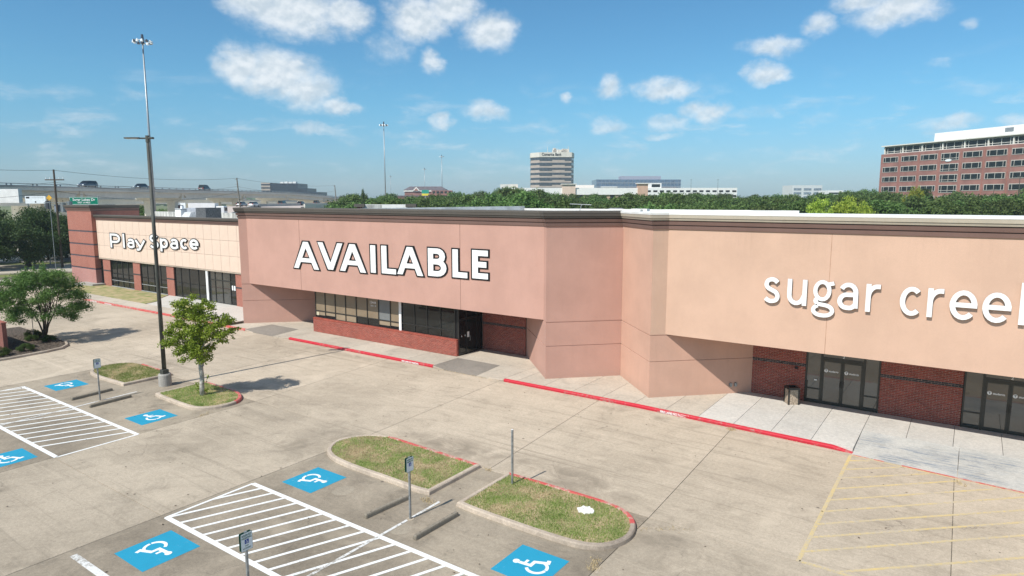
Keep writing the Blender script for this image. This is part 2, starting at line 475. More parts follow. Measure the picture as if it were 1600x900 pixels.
class MB:
    def __init__(s):
        s.v = []
        s.f = []

    def quad(s, a, b, c, d):
        n = len(s.v)
        s.v += [tuple(a), tuple(b), tuple(c), tuple(d)]
        s.f.append((n, n + 1, n + 2, n + 3))

    def box(s, x0, x1, y0, y1, z0, z1, M=None):
        n = len(s.v)
        vs = [(x, y, z) for z in (z0, z1) for (x, y) in ((x0, y0), (x1, y0), (x1, y1), (x0, y1))]
        if M is not None:
            vs = [tuple(M @ Vector(v)) for v in vs]
        s.v += vs
        for f in ((0, 3, 2, 1), (4, 5, 6, 7), (0, 1, 5, 4), (1, 2, 6, 5), (2, 3, 7, 6), (3, 0, 4, 7)):
            s.f.append(tuple(n + i for i in f))
        return s

    def prism(s, poly, z0, z1, M=None):
        n = len(s.v)
        k = len(poly)
        vs = [(x, y, z0) for x, y in poly] + [(x, y, z1) for x, y in poly]
        if M is not None:
            vs = [tuple(M @ Vector(v)) for v in vs]
        s.v += vs
        s.f.append(tuple(n + i for i in reversed(range(k))))
        s.f.append(tuple(n + k + i for i in range(k)))
        for i in range(k):
            j = (i + 1) % k
            s.f.append((n + i, n + j, n + k + j, n + k + i))
        return s

    def tube(s, pts, rad, seg=8, cap=True):
        pts = [Vector(p) for p in pts]
        if isinstance(rad, (int, float)):
            rad = [rad] * len(pts)
        base = len(s.v)
        for i, p in enumerate(pts):
            if i == 0:
                d = pts[1] - pts[0]
            elif i == len(pts) - 1:
                d = pts[-1] - pts[-2]
            else:
                d = (pts[i + 1] - pts[i - 1])
            d.normalize()
            up = Vector((0, 0, 1)) if abs(d.z) < 0.95 else Vector((1, 0, 0))
            a = d.cross(up).normalized()
            b = d.cross(a).normalized()
            for k in range(seg):
                t = 2 * pi * k / seg
                s.v.append(tuple(p + (a * cos(t) + b * sin(t)) * rad[i]))
        for i in range(len(pts) - 1):
            for k in range(seg):
                k2 = (k + 1) % seg
                s.f.append((base + i * seg + k, base + (i + 1) * seg + k, base + (i + 1) * seg + k2, base + i * seg + k2))
        if cap:
            s.f.append(tuple(base + k for k in range(seg)))
            e = base + (len(pts) - 1) * seg
            s.f.append(tuple(e + k for k in reversed(range(seg))))
        return s

    def sweep(s, path, prof, closed=False, closeprof=True):
        """profile of (outward offset, z) pairs carried along a plan path; outward is to the right of travel"""
        P = [Vector((p[0], p[1])) for p in path]
        n = len(P)
        offs = []
        for i in range(n):
            if closed:
                a, b = P[i - 1], P[(i + 1) % n]
            else:
                a = P[i - 1] if i > 0 else None
                b = P[i + 1] if i < n - 1 else None
            d1 = (P[i] - a).normalized() if a is not None else None
            d2 = (b - P[i]).normalized() if b is not None else None
            if d1 is None:
                d1 = d2
            if d2 is None:
                d2 = d1
            n1 = Vector((d1.y, -d1.x))
            n2 = Vector((d2.y, -d2.x))
            mm = n1 + n2
            mm = mm / max(0.2, mm.dot(n1))
            offs.append(mm)
        base = len(s.v)
        k = len(prof)
        for i in range(n):
            for (o, z) in prof:
                q = P[i] + offs[i] * o
                zz = path[i][2] if len(path[i]) > 2 else 0
                s.v.append((q.x, q.y, z + zz))
        m = n if closed else n - 1
        kk = k if closeprof else k - 1
        for i in range(m):
            i2 = (i + 1) % n
            for j in range(kk):
                j2 = (j + 1) % k
                s.f.append((base + i * k + j, base + i2 * k + j, base + i2 * k + j2, base + i * k + j2))
        if not closed and closeprof:
            s.f.append(tuple(base + j for j in reversed(range(k))))
            s.f.append(tuple(base + (n - 1) * k + j for j in range(k)))
        return s

    def build(s, name, m, parent=None, smooth=False, bevel=0.0):
        me = bpy.data.meshes.new(name)
        me.from_pydata(s.v, [], s.f)
        bm = bmesh.new()
        bm.from_mesh(me)
        bmesh.ops.recalc_face_normals(bm, faces=bm.faces)
        bm.to_mesh(me)
        bm.free()
        me.materials.append(m)
        if smooth:
            me.polygons.foreach_set('use_smooth', [True] * len(me.polygons))
        return link(name, me, parent, bevel)


def link(name, me, parent=None, bevel=0.0):
    o = bpy.data.objects.new(name, me)
    COL.objects.link(o)
    if parent is not None:
        o.parent = parent
        if parent.type == 'EMPTY' or parent.location.length > 0:
            o.matrix_parent_inverse = Matrix.Identity(4)
    if bevel:
        b = o.modifiers.new('bevel', 'BEVEL')
        b.width = bevel
        b.segments = 2
        b.limit_method = 'ANGLE'
    return o


def tag(o, label=None, cat=None, group=None, kind=None):
    if label:
        o['label'] = label
    if cat:
        o['category'] = cat
    if group:
        o['group'] = group
    if kind:
        o['kind'] = kind
    return o


def thing(name, label, cat, loc=(0, 0, 0), rz=0.0, group=None):
    o = bpy.data.objects.new(name, None)
    o.empty_display_size = 0.3
    COL.objects.link(o)
    o.location = loc
    o.rotation_euler = (0, 0, rz)
    return tag(o, label, cat, group)


KIDS = {}


def dup(root, loc=None, rz=None, scale=None, label=None, group=None):
    r = root.copy()
    COL.objects.link(r)
    if loc is not None:
        r.location = loc
    if rz is not None:
        r.rotation_euler = (0, 0, rz)
    if scale is not None:
        r.scale = scale
    if label:
        r['label'] = label
    if group:
        r['group'] = group

    def rec(a, b):
        if a.name not in KIDS:
            KIDS[a.name] = list(a.children)
        for ch in KIDS[a.name]:
            c = ch.copy()
            COL.objects.link(c)
            c.parent = b
            rec(ch, c)
    rec(root, r)
    return r


def npmesh(name, V, Fc, m):
    me = bpy.data.meshes.new(name)
    V = np.asarray(V, dtype=np.float32)
    Fc = np.asarray(Fc, dtype=np.int32)
    me.vertices.add(len(V))
    me.vertices.foreach_set('co', V.ravel())
    me.loops.add(Fc.size)
    me.loops.foreach_set('vertex_index', Fc.ravel())
    me.polygons.add(len(Fc))
    k = Fc.shape[1]
    me.polygons.foreach_set('loop_start', np.arange(0, Fc.size, k, dtype=np.int32))
    me.polygons.foreach_set('loop_total', np.full(len(Fc), k, dtype=np.int32))
    me.update(calc_edges=True)
    me.materials.append(m)
    return me


# ---- lettering
def textmesh(name, txt, size, m, M, parent=None, depth=0.004, bold=0.0, align='CENTER', sx=1.0):
    cu = bpy.data.curves.new(name, 'FONT')
    cu.body = txt
    cu.size = size
    cu.extrude = depth / 2
    cu.offset = bold
    cu.align_x = align
    cu.align_y = 'CENTER'
    cu.resolution_u = 3
    to = bpy.data.objects.new(name, cu)
    COL.objects.link(to)
    me = bpy.data.meshes.new_from_object(to.evaluated_get(bpy.context.evaluated_depsgraph_get()))
    bpy.data.objects.remove(to)
    bpy.data.curves.remove(cu)
    me.name = name
    me.transform(M @ Matrix.Diagonal((sx, 1, 1, 1)))
    me.materials.clear()
    me.materials.append(m)
    return link(name, me, parent)


def frame(origin, xdir, up):
    """matrix whose local x runs along xdir, local y along up"""
    x = Vector(xdir).normalized()
    y = Vector(up).normalized()
    z = x.cross(y)
    return Matrix(((x.x, y.x, z.x, origin[0]), (x.y, y.y, z.y, origin[1]), (x.z, y.z, z.z, origin[2]), (0, 0, 0, 1)))


def arc(cx, cy, rx, ry, a0, a1, n=14):
    return [(cx + rx * cos(RAD(a0 + (a1 - a0) * i / n)), cy + ry * sin(RAD(a0 + (a1 - a0) * i / n))) for i in range(n + 1)]


def stroke_poly(pts, w, ext=0.0):
    """outline of a stroke of width w round a polyline (in a plane), mitred"""
    P = [Vector(p) for p in pts]
    out = [P[0]]
    for q in P[1:]:
        if (q - out[-1]).length > 1e-5:
            out.append(q)
    P = out
    n = len(P)
    if ext:
        P[0] = P[0] + (P[0] - P[1]).normalized() * ext
        P[-1] = P[-1] + (P[-1] - P[-2]).normalized() * ext
    L, R = [], []
    for i in range(n):
        d1 = (P[i] - P[i - 1]).normalized() if i > 0 else None
        d2 = (P[i + 1] - P[i]).normalized() if i < n - 1 else None
        d1 = d1 or d2
        d2 = d2 or d1
        n1 = Vector((-d1.y, d1.x))
        n2 = Vector((-d2.y, d2.x))
        mm = n1 + n2
        if mm.length < 1e-4:
            mm = n1
        mm = mm / max(0.45, mm.dot(n1))
        L.append(P[i] + mm * w / 2)
        R.append(P[i] - mm * w / 2)
    return L, R


def stroke(mb, pts, w, z0, z1, M, ext=0.0):
    L, R = stroke_poly(pts, w, ext)
    n = len(L)
    b = len(mb.v)
    for i in range(n):
        for q, z in ((L[i], z0), (R[i], z0), (L[i], z1), (R[i], z1)):
            mb.v.append(tuple(M @ Vector((q.x, q.y, z))))
    for i in range(n - 1):
        a, c = b + i * 4, b + i * 4 + 4
        mb.f += [(a + 2, a + 3, c + 3, c + 2), (a, c, c + 1, a + 1), (a, a + 2, c + 2, c), (a + 1, c + 1, c + 3, a + 3)]
    mb.f += [(b, b + 1, b + 3, b + 2)]
    e = b + (n - 1) * 4
    mb.f += [(e, e + 2, e + 3, e + 1)]


def smooth(ctrl, k=5):
    P = [ctrl[0]] + list(ctrl) + [ctrl[-1]]
    out = []
    for i in range(1, len(P) - 2):
        p0, p1, p2, p3 = P[i - 1:i + 3]
        for j in range(k):
            t = j / k
            out.append(tuple(0.5 * (2 * p1[a] + (p2[a] - p0[a]) * t + (2 * p0[a] - 5 * p1[a] + 4 * p2[a] - p3[a]) * t * t + (3 * p1[a] - p0[a] - 3 * p2[a] + p3[a]) * t ** 3) for a in (0, 1)))
    out.append(ctrl[-1])
    return out


SS = smooth([(.93, .87), (.72, .97), (.45, 1.0), (.16, .93), (.05, .75), (.20, .60), (.50, .51), (.82, .41), (.97, .24), (.84, .06), (.48, 0), (.22, .03), (.0, .12)])
GL = {
    'A': [[(0, 0), (.46, 1), (.54, 1), (1, 0)], [(.17, .30), (.83, .30)]],
    'V': [[(0, 1), (.46, 0), (.54, 0), (1, 1)]],
    'I': [[(.5, 0), (.5, 1)]],
    'L': [[(0, 1), (0, 0), (1, 0)]],
    'E': [[(1, 1), (0, 1), (0, 0), (1, 0)], [(0, .5), (.85, .5)]],
    'B': [[(0, 0), (0, 1)], [(0, 1), (.5, 1)] + arc(.5, .77, .40, .23, 90, -90, 8) + [(0, .53)], [(0, .53), (.5, .53)] + arc(.5, .265, .5, .265, 90, -90, 8) + [(0, 0)]],
    'P': [[(0, 0), (0, 1)], [(0, 1), (.45, 1)] + arc(.5, .70, .5, .30, 90, -90, 10) + [(0, .40)]],
    'l': [[(.5, 1), (.5, 0)]],
    'a': [arc(.5, .68, .45, .32, 155, 0, 9) + [(.95, .68), (.97, 0)], [(.95, .58), (.5, .57)] + arc(.42, .285, .42, .285, 90, 270, 10) + [(.55, 0)] + arc(.6, .3, .36, .3, 270, 330, 4)],
    'y': [[(0, 1), (.52, .26)], [(1, 1), (.44, .08), (.30, .0), (.1, .02)]],
    'S': [SS],
    'p': [[(0, 0), (0, 1)], arc(.5, .66, .5, .34, 150, -150, 16)],
    'c': [arc(.55, .5, .55, .5, 48, 312, 18)],
    'e': [[(0, .50), (1, .50)], arc(.5, .5, .5, .5, 0, 318, 20)],
    's': [SS],
    'u': [[(0, 1), (0, .36)] + arc(.46, .36, .46, .36, 180, 330, 9) + [(1, .42)], [(1, 1), (1, 0)]],
    'g': [arc(.42, .74, .36, .26, 0, 360, 20), [(.68, .93), (1, .98)], arc(.34, .43, .24, .10, 110, 250, 6) + [(.62, .31)] + arc(.56, .155, .42, .155, 62, -90, 7) + arc(.44, .155, .44, .155, 270, 120, 8)],
    'r': [[(0, 1), (0, 0)], arc(.75, .55, .75, .45, 178, 90, 8) + [(1, 1)]],
    'k': [[(0, 1), (0, 0)], [(.1, .36), (.9, .72)], [(.35, .45), (1, 0)]],
}


def glyph(ch, x0, x1, z0, z1, w, Y, thick, m, parent, outline=None, om=None, name='letter', kx=1.0):
    """one raised letter on a wall whose face is the plane y = Y (viewer on the -y side); kx widens it"""
    M = frame((x0, Y, z0), (1, 0, 0), (0, 0, 1)) @ Matrix.Diagonal((kx, 1, 1, 1))
    Wl, Hl = (x1 - x0) / kx, z1 - z0

    def ends(sp, e):
        """lengthen straight, upright or level stroke ends so that they finish flush"""
        sp = [Vector(p) for p in sp]
        for a, b in ((0, 1), (-1, -2)):
            d = sp[a] - sp[b]
            if (abs(d.x) < 1e-6 or abs(d.y) < 1e-6) and d.length > 0.12:
                sp[a] = sp[a] + d.normalized() * e
        return sp

    def make(wd, grow, za, zb, nm, mm, par):
        mb = MB()
        if ch in 'AV':
            g = grow
            h = w * 1.12
            legs = [[(-g * 1.3, -g), (h + g, -g), (Wl / 2 + h * .5 + g, Hl + g), (Wl / 2 - h * .5 - g * 1.3, Hl + g)],
                    [(Wl - h - g, -g), (Wl + g * 1.3, -g), (Wl / 2 + h * .5 + g * 1.3, Hl + g), (Wl / 2 - h * .5 - g, Hl + g)]]
            if ch == 'V':
                legs = [[(x, Hl - y) for x, y in reversed(q)] for q in legs]
            for i, q in enumerate(legs):
                mb.prism(q, 0, zb + .0015 * i, M)
            if ch == 'A':
                mb.prism([(Wl * .2, Hl * .24 - g), (Wl * .8, Hl * .24 - g), (Wl * .72, Hl * .24 + w * .9 + g), (Wl * .28, Hl * .24 + w * .9 + g)], 0, zb + .003, M)
        else:
            for i, pl in enumerate(GL[ch]):
                sp = [(w / 2 + px * max(0.0, Wl - w), w / 2 + pz * (Hl - w)) for px, pz in pl]
                sp = ends(sp, w / 2)
                closed = (sp[0] - sp[-1]).length < 1e-3
                stroke(mb, sp, wd, za, zb + 0.0015 * i, M, ext=0 if closed else grow)
        return mb.build(nm, mm, par)
    o = make(w, 0.0, 0.0, thick, name, m, parent)
    if outline:
        make(w + 2 * outline, outline, 0.0, thick * 0.5, 'outline', om, o)
    return o


def accessible_symbol(mb, M, s, z0, z1):
    """wheelchair figure, about 2 units high before scaling by s, drawn in the local xy plane"""
    def P(l):
        return [(x * s, y * s) for x, y in l]
    n = 12
    b = len(mb.v)
    mb.prism([(0.19 * s * cos(2 * pi * i / n) - 0.12 * s, 0.19 * s * sin(2 * pi * i / n) + 0.86 * s) for i in range(n)], z0, z1, M)
    stroke(mb, P([(-.12, .70), (-.06, .0), (.34, .0), (.62, -.66), (.86, -.58)]), 0.21 * s, z0, z1, M)
    stroke(mb, P([(-.08, .38), (.30, .38)]), 0.16 * s, z0, z1 + 0.0007, M)
    stroke(mb, P(arc(-.02, -.36, .54, .54, 128, 262, 10)), 0.17 * s, z0, z1 + 0.0014, M)
    stroke(mb, P(arc(-.02, -.36, .54, .54, 270, 352, 7)), 0.17 * s, z0, z1 + 0.0014, M)


# ---- brickwork
def bricks(parent, mm, o, ux, length, z0, z1, dark=None, gap=0.014, bl=0.240, bh=0.0665, depth=0.008, name='brickwork', mdark=None, nout=(0, -1)):
    """a face of bricks standing proud of a mortar plane. o = (x, y) start, ux = unit vector along the wall"""
    nx, ny = nout
    mod, cr = bl + gap, bh + gap
    rows = max(1, round((z1 - z0) / cr))
    cr = (z1 - z0) / rows
    bh = cr - gap
    V, Fc, V2, F2 = [], [], [], []
    for r in range(rows):
        za = z0 + r * cr + gap / 2
        zb = za + bh
        if dark and dark[0] <= za <= dark[1]:
            Vt, Ft = V2, F2
        else:
            Vt, Ft = V, Fc
        x = -(mod / 2) if r % 2 else 0.0
        while x < length:
            a, b = max(x + gap / 2, 0.0), min(x + mod - gap / 2, length)
            x += mod
            if b - a < 0.03:
                continue
            dd = depth + rnd.uniform(-0.002, 0.002)
            n = len(Vt)
            for t in (a, b):
                for z in (za, zb):
                    for q in (0.0, dd):
                        Vt.append((o[0] + ux[0] * t + nx * q, o[1] + ux[1] * t + ny * q, z))
            # order: a-za-0, a-za-d, a-zb-0, a-zb-d, b-za-0, b-za-d, b-zb-0, b-zb-d
            Ft += [(n + 1, n + 5, n + 7, n + 3), (n + 2, n + 3, n + 7, n + 6), (n + 0, n + 4, n + 5, n + 1), (n + 0, n + 1, n + 3, n + 2), (n + 4, n + 6, n + 7, n + 5)]
    ob = link(name, npmesh(name, V, Fc, mm), parent)
    ob['kind'] = 'stuff'
    if V2:
        o2 = link('dark_brick_band', npmesh('dark_brick_band', V2, F2, mdark), parent)
        o2['kind'] = 'stuff'
    return ob


# ------------------------------------------------------------------ materials
M_lane = concrete('lane_concrete', (0.485, 0.408, 0.315), (0.36, 0.30, 0.228), 0.68, 0.5)
M_bay = concrete('bay_concrete', (0.375, 0.315, 0.24), (0.215, 0.18, 0.137), 0.95, 0.2)
M_mid = concrete('aisle_concrete', (0.44, 0.37, 0.285), (0.31, 0.26, 0.198), 0.75, 0.48)
M_walk = concrete('walk_concrete', (0.50, 0.44, 0.36), (0.38, 0.335, 0.275), 0.6, 0.0, grit=0.3)
M_walk2 = concrete('newer_walk_concrete', (0.53, 0.505, 0.46), (0.42, 0.40, 0.365), 0.45, 0.0, grit=0.2)
M_blue = concrete('washed_blue_concrete', (0.50, 0.485, 0.445), (0.40, 0.385, 0.35), 0.5, 0.0, blue=True, grit=0.3)
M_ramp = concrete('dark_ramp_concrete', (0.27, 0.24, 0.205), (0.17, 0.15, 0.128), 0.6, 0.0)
M_kerb = concrete('kerb_concrete', (0.50, 0.415, 0.33), (0.28, 0.23, 0.185), 0.9, 0.0)
M_stop = concrete('wheel_stop_concrete', (0.27, 0.235, 0.185), (0.13, 0.11, 0.085), 0.9, 0.0)
M_old = concrete('old_concrete', (0.36, 0.34, 0.31), (0.25, 0.24, 0.22), 0.5, 0.0)
M_joint = mat('joint_sealant', (0.15, 0.13, 0.10), 0.9, 0.2, 5)
M_red = paint('red_kerb_paint', (0.50, 0.018, 0.035), 0.30, (0.35, 0.20, 0.17), 6)
M_redold = paint('faded_red_paint', (0.52, 0.085, 0.075), 0.45, (0.47, 0.36, 0.30), 5)
M_white = paint('white_line_paint', (0.78, 0.78, 0.76), 0.24, (0.40, 0.36, 0.31), 7)
M_whiteold = paint('worn_white_paint', (0.68, 0.67, 0.64), 0.42, (0.27, 0.235, 0.19), 7)
M_bluep = paint('blue_bay_paint', (0.010, 0.275, 0.43), 0.18, (0.16, 0.36, 0.46), 7)
M_yel = paint('worn_yellow_paint', (0.62, 0.46, 0.17), 0.60, (0.44, 0.385, 0.31), 9, 0.22)
M_pink = stucco('pink_stucco', (0.495, 0.293, 0.236), 0.5)
M_pinkl = stucco('light_pink_stucco', (0.57, 0.352, 0.265), 0.7)
M_peach = stucco('peach_stucco', (0.575, 0.385, 0.285), 0.4)
M_cream = stucco('cream_panel', (0.69, 0.54, 0.435), 0.3, 0.0)
M_groove = mat('groove_shadow', (0.20, 0.11, 0.085), 0.9, 0.05)
M_corn = stucco('brown_cornice', (0.20, 0.125, 0.105), 0.8)
M_corn2 = stucco('dark_cornice_top', (0.12, 0.108, 0.095), 0.9)
M_cornc = stucco('cream_cornice', (0.52, 0.46, 0.37), 0.8)
M_cap = mat('white_coping', (0.80, 0.79, 0.76), 0.6, 0.04, 1.5)
M_roof = mat('white_roof_membrane', (0.72, 0.71, 0.68), 0.8, 0.1, 0.4)
M_parapet = mat('stained_parapet', (0.50, 0.50, 0.47), 0.85, 0.2, 2.0, stretch=(1, 1, 0.2))
M_brick = mat('red_brick', (0.355, 0.09, 0.062), 0.9, 0.05, 1.5, island=0.16, bump=0.2)
M_brick2 = mat('deep_red_brick', (0.30, 0.078, 0.055), 0.9, 0.05, 1.5, island=0.16, bump=0.2)
M_bdark = mat('charcoal_brick', (0.055, 0.052, 0.055), 0.85, 0.1, 3, island=0.35)
M_mort = mat('mortar', (0.50, 0.36, 0.30), 0.95, 0.1, 4)
M_frame = mat('dark_bronze_frame', (0.022, 0.022, 0.021), 0.35, 0.1, 6, spec=0.5)
M_frameg = mat('grey_frame', (0.35, 0.36, 0.36), 0.5, 0.1, 6)
M_glass = glass('dark_glass')
M_glass.node_tree.nodes['Principled BSDF'].inputs['IOR'].default_value = 1.5
M_glass2 = glass('grey_glass', (0.03, 0.033, 0.030), 0.05)
M_glass2.node_tree.nodes['Principled BSDF'].inputs['IOR'].default_value = 2.0
M_blind = mat('shaded_paper_blind', (0.235, 0.18, 0.12), 0.35, 0.06, 0.7, spec=0.6)  # upper blind panes, shade put into the darker colour
M_blindg = mat('grey_paper_blind', (0.17, 0.18, 0.18), 0.35, 0.06, 0.7, spec=0.6)
M_whitep = mat('white_paint', (0.80, 0.80, 0.79), 0.5, 0.03, 2)
M_black = mat('black_trim', (0.008, 0.008, 0.009), 0.5, 0.05, 2)
M_galv = mat('galvanised_steel', (0.36, 0.38, 0.39), 0.45, 0.15, 8, metal=0.6)
M_pole = mat('weathered_dark_pole', (0.085, 0.087, 0.075), 0.6, 0.25, 3, stretch=(1, 1, 0.3))
M_sgn = mat('sign_white', (0.82, 0.86, 0.88), 0.4, 0.04, 4)
M_sgreen = mat('sign_green', (0.02, 0.13, 0.09), 0.4, 0.05, 4)
M_hgreen = mat('highway_sign_green', (0.0, 0.20, 0.12), 0.4, 0.05, 2)
M_sblue = mat('sign_blue', (0.01, 0.06, 0.35), 0.4, 0.05, 4)
M_bark = mat('brown_bark', (0.10, 0.075, 0.055), 0.9, 0.25, 8, bump=0.5, bscale=25)
M_barkg = mat('pale_grey_bark', (0.56, 0.53, 0.48), 0.85, 0.25, 7, col2=(0.26, 0.24, 0.20), bump=0.4, bscale=25)
M_leaf1 = leafmat('crape_myrtle_leaf', (0.060, 0.115, 0.028), (0.17, 0.26, 0.06))
M_leaf2 = leafmat('light_green_leaf', (0.16, 0.29, 0.022), (0.42, 0.60, 0.07))
M_leafo = leafmat('oak_leaf', (0.030, 0.062, 0.018), (0.095, 0.155, 0.042))
M_leafb = leafmat('woodland_leaf', (0.052, 0.098, 0.024), (0.165, 0.245, 0.065))
M_leafy = leafmat('yellow_green_leaf', (0.21, 0.29, 0.03), (0.46, 0.50, 0.08))
M_turf = mat('patchy_turf', (0.20, 0.23, 0.075), 0.95, 0.1, 1.3, col2=(0.44, 0.34, 0.20), bump=0.6, bscale=60, detail=8)
M_blade = leafmat('grass_blade', (0.18, 0.26, 0.06), (0.34, 0.43, 0.12))
M_straw = leafmat('dry_grass_blade', (0.46, 0.37, 0.21), (0.68, 0.55, 0.34))
M_mulch = mat('dark_mulch', (0.115, 0.09, 0.07), 0.95, 0.35, 9, bump=0.8, bscale=35)
M_grassfar = mat('rough_grass', (0.16, 0.18, 0.06), 0.95, 0.25, 0.05)
M_asph = mat('worn_asphalt', (0.30, 0.29, 0.27), 0.9, 0.12, 0.6)
M_hw = concrete('highway_concrete', (0.78, 0.74, 0.65), (0.68, 0.645, 0.57), 0.5, 0.0)
M_hwd = concrete('weathered_rail_concrete', (0.54, 0.53, 0.49), (0.40, 0.395, 0.37), 0.7, 0.0)

# ------------------------------------------------------------------ ground and paving
g = MB()
g.quad((-4000, -3000, -0.35), (4000, -3000, -0.35), (4000, 6000, -0.35), (-4000, 6000, -0.35))
tag(g.build('ground', M_grassfar), kind='structure')

lot = MB().box(-104, 32, -30, 29.3, -0.32, -0.022)
lot = tag(lot.build('parking_lot', M_joint), kind='structure')
XS = [-103.5, -92.6, -82.0, -71.4, -61.0, -50.6, -43.1, -36.0, -29.35, -20.95, -14.45, -7.9, 0.22, 8.4, 16.6, 24.8, 31.8]
XF = [-103.5, -93.4, -83.0, -72.6, -62.0, -51.8, -44.2, -36.4, -30.3, -21.4, -15.1, -8.25, 0.08, 8.4, 16.6, 24.8, 31.8]  # the far ends of the lane joints run slightly askew


def slabq(x0n, x1n, x0f, x1f, y0, y1, m, z=0.0):
    gpp = 0.011
    mb = MB()
    mb.prism([(x0n + gpp, y0 + gpp), (x1n - gpp, y0 + gpp), (x1f - gpp, y1 - gpp), (x0f + gpp, y1 - gpp)], -0.15, z)
    return mb.build('concrete_slab', m, lot)


for i in range(len(XS) - 1):
    a, b = XS[i], XS[i + 1]
    slabq(a, b, XF[i], XF[i + 1], 18.92, 29.16 if a < -13 else 29.2, M_lane)
XB = [q for q in XS if q not in (-36.0, -14.45)]
for i in range(len(XB) - 1):
    a, b = XB[i], XB[i + 1]
    bay = (a >= -43.2 and b <= -29.3) or (a >= -21 and b <= -7.8)
    m = M_bay if bay else M_mid
    if a < -43.2 or a > -8:
        m = M_lane if a < -43.2 else M_mid
    slabq(a, b, a, b, 9.9 if not bay else 5.5, 18.92, m)
    slabq(a, b, a, b, -8 if not bay else -8, 9.9 if not bay else 5.5, m)
    slabq(a, b, a, b, -29.5, -8, m)

# pavement along the shops
walk = tag(MB().box(-49.5, 32, 29.3, 36.5, -0.2, -0.021).build('sidewalk', M_joint), kind='structure')


def paving(poly, m, zs=None, z=0.15):
    mb = MB()
    if zs is None:
        mb.prism(poly, 0.0, z)
    else:
        n = len(poly)
        mb.v += [(x, y, -0.06) for x, y in poly] + [(x, y, q) for (x, y), q in zip(poly, zs)]
        mb.f.append(tuple(reversed(range(n))))
        mb.f.append(tuple(range(n, 2 * n)))
        for i in range(n):
            j = (i + 1) % n
            mb.f.append((i, j, n + j, n + i))
    return mb.build('paving_slab', m, walk)


def kerbY(x):
    return 29.15 if x < -13 else 29.15 + (x + 13) * (28.72 - 29.15) / 9.6


G_ = 0.009
wx = [-48.4, -46.1, -40.65, -37.5, -34.4, -31.5, -28.95, -26.45, -21.15, -20.3, -18.55, -16.75, -15.0, -13.2, -11.55, -9.9, -8.25, -6.62, -4.97, -3.36]
for i in range(len(wx) - 1):
    a, b = wx[i] + G_, wx[i + 1] - G_
    mm = M_walk if b < -9.0 else M_walk2
    if wx[i] in (-46.1, -26.45):
        paving([(a, 31.55 + G_), (b, 31.55 + G_), (b, 36.3), (a, 36.3)], mm)
        w = 1.35 if wx[i] == -46.1 else 1.32
        c0, c1 = a + w, b - 1.95
        # kerb ramp: sloping middle and two flares
        y0, y1 = 29.17, 31.55 - G_
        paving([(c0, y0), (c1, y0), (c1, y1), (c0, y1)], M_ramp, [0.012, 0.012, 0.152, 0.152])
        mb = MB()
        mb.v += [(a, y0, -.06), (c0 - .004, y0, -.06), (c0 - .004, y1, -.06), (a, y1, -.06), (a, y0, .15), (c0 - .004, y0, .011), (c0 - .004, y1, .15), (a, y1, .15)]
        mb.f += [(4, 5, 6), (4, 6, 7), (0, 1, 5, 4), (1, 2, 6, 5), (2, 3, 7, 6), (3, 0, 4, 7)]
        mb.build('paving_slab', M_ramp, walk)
        mb = MB()
        mb.v += [(c1 + .004, y0, -.06), (b, y0, -.06), (b, y1, -.06), (c1 + .004, y1, -.06), (c1 + .004, y0, .011), (b, y0, .15), (b, y1, .15), (c1 + .004, y1, .15)]
        mb.f += [(4, 5, 6), (4, 6, 7), (0, 1, 5, 4), (1, 2, 6, 5), (2, 3, 7, 6), (3, 0, 4, 7)]
        mb.build('paving_slab', M_walk, walk)
    else:
        ya, yb = kerbY(a) + 0.15, kerbY(b) + 0.15
        paving([(a, ya), (b, yb), (b, 36.3), (a, 36.3)], mm)
# flush, blue-washed apron in front of the church doors
ax = [-3.36, 0.18, 3.9, 7.6, 11.3, 15, 19, 23, 27, 31.5]
for i in range(len(ax) - 1):
    a, b = ax[i] + G_, ax[i + 1] - G_
    fy = lambda x: 28.62 - (x + 3.4) * 0.062 if x < 3 else 28.24
    paving([(a, fy(a)), (b, fy(b)), (b, 31.5), (a, 31.5)], M_blue, [0.006, 0.006, 0.150, 0.150])
bx = [-3.36, -1.70, -0.04, 1.62, 3.28, 4.94, 6.6, 8.3, 10, 12, 14, 16, 18, 20, 24, 28, 31.5]
for i in range(len(bx) - 1):
    a, b = bx[i] + G_, bx[i + 1] - G_
    paving([(a, 31.52), (b, 31.52), (b, 36.3), (a, 36.3)], M_walk2)

# pavement and lawn before the left-hand shop
lawnbase = tag(MB().box(-104, -49.5, 29.3, 36.5, -0.3, 0.08).build('verge', M_joint), kind='structure')
x = -100.0
while x < -49.6:
    b = min(x + 3.05, -49.5)
    paving([(x + .01, 29.3), (b - .01, 29.3), (b - .01, 30.95), (x + .01, 30.95)], M_walk).parent = lawnbase
    x += 3.05
MB().prism([(-86.3, 30.99), (-65.6, 30.99), (-66.3, 32.6), (-68.0, 33.6), (-69.5, 35.2), (-86.3, 35.2)], 0.0, 0.16).build('lawn', M_turf, lawnbase)
MB().prism([(-65.4, 30.99), (-49.6, 30.99), (-49.6, 36.3), (-69.3, 36.3), (-69.3, 35.2), (-67.8, 33.6), (-66.1, 32.6)], 0.0, 0.150).build('gravel_patch', M_walk2, lawnbase)
MB().prism([(-61.5, 31.3), (-58.2, 31.5), (-56.5, 33.0), (-60, 33.4), (-63.2, 32.5)], 0.0, 0.17).build('lawn', M_turf, lawnbase)

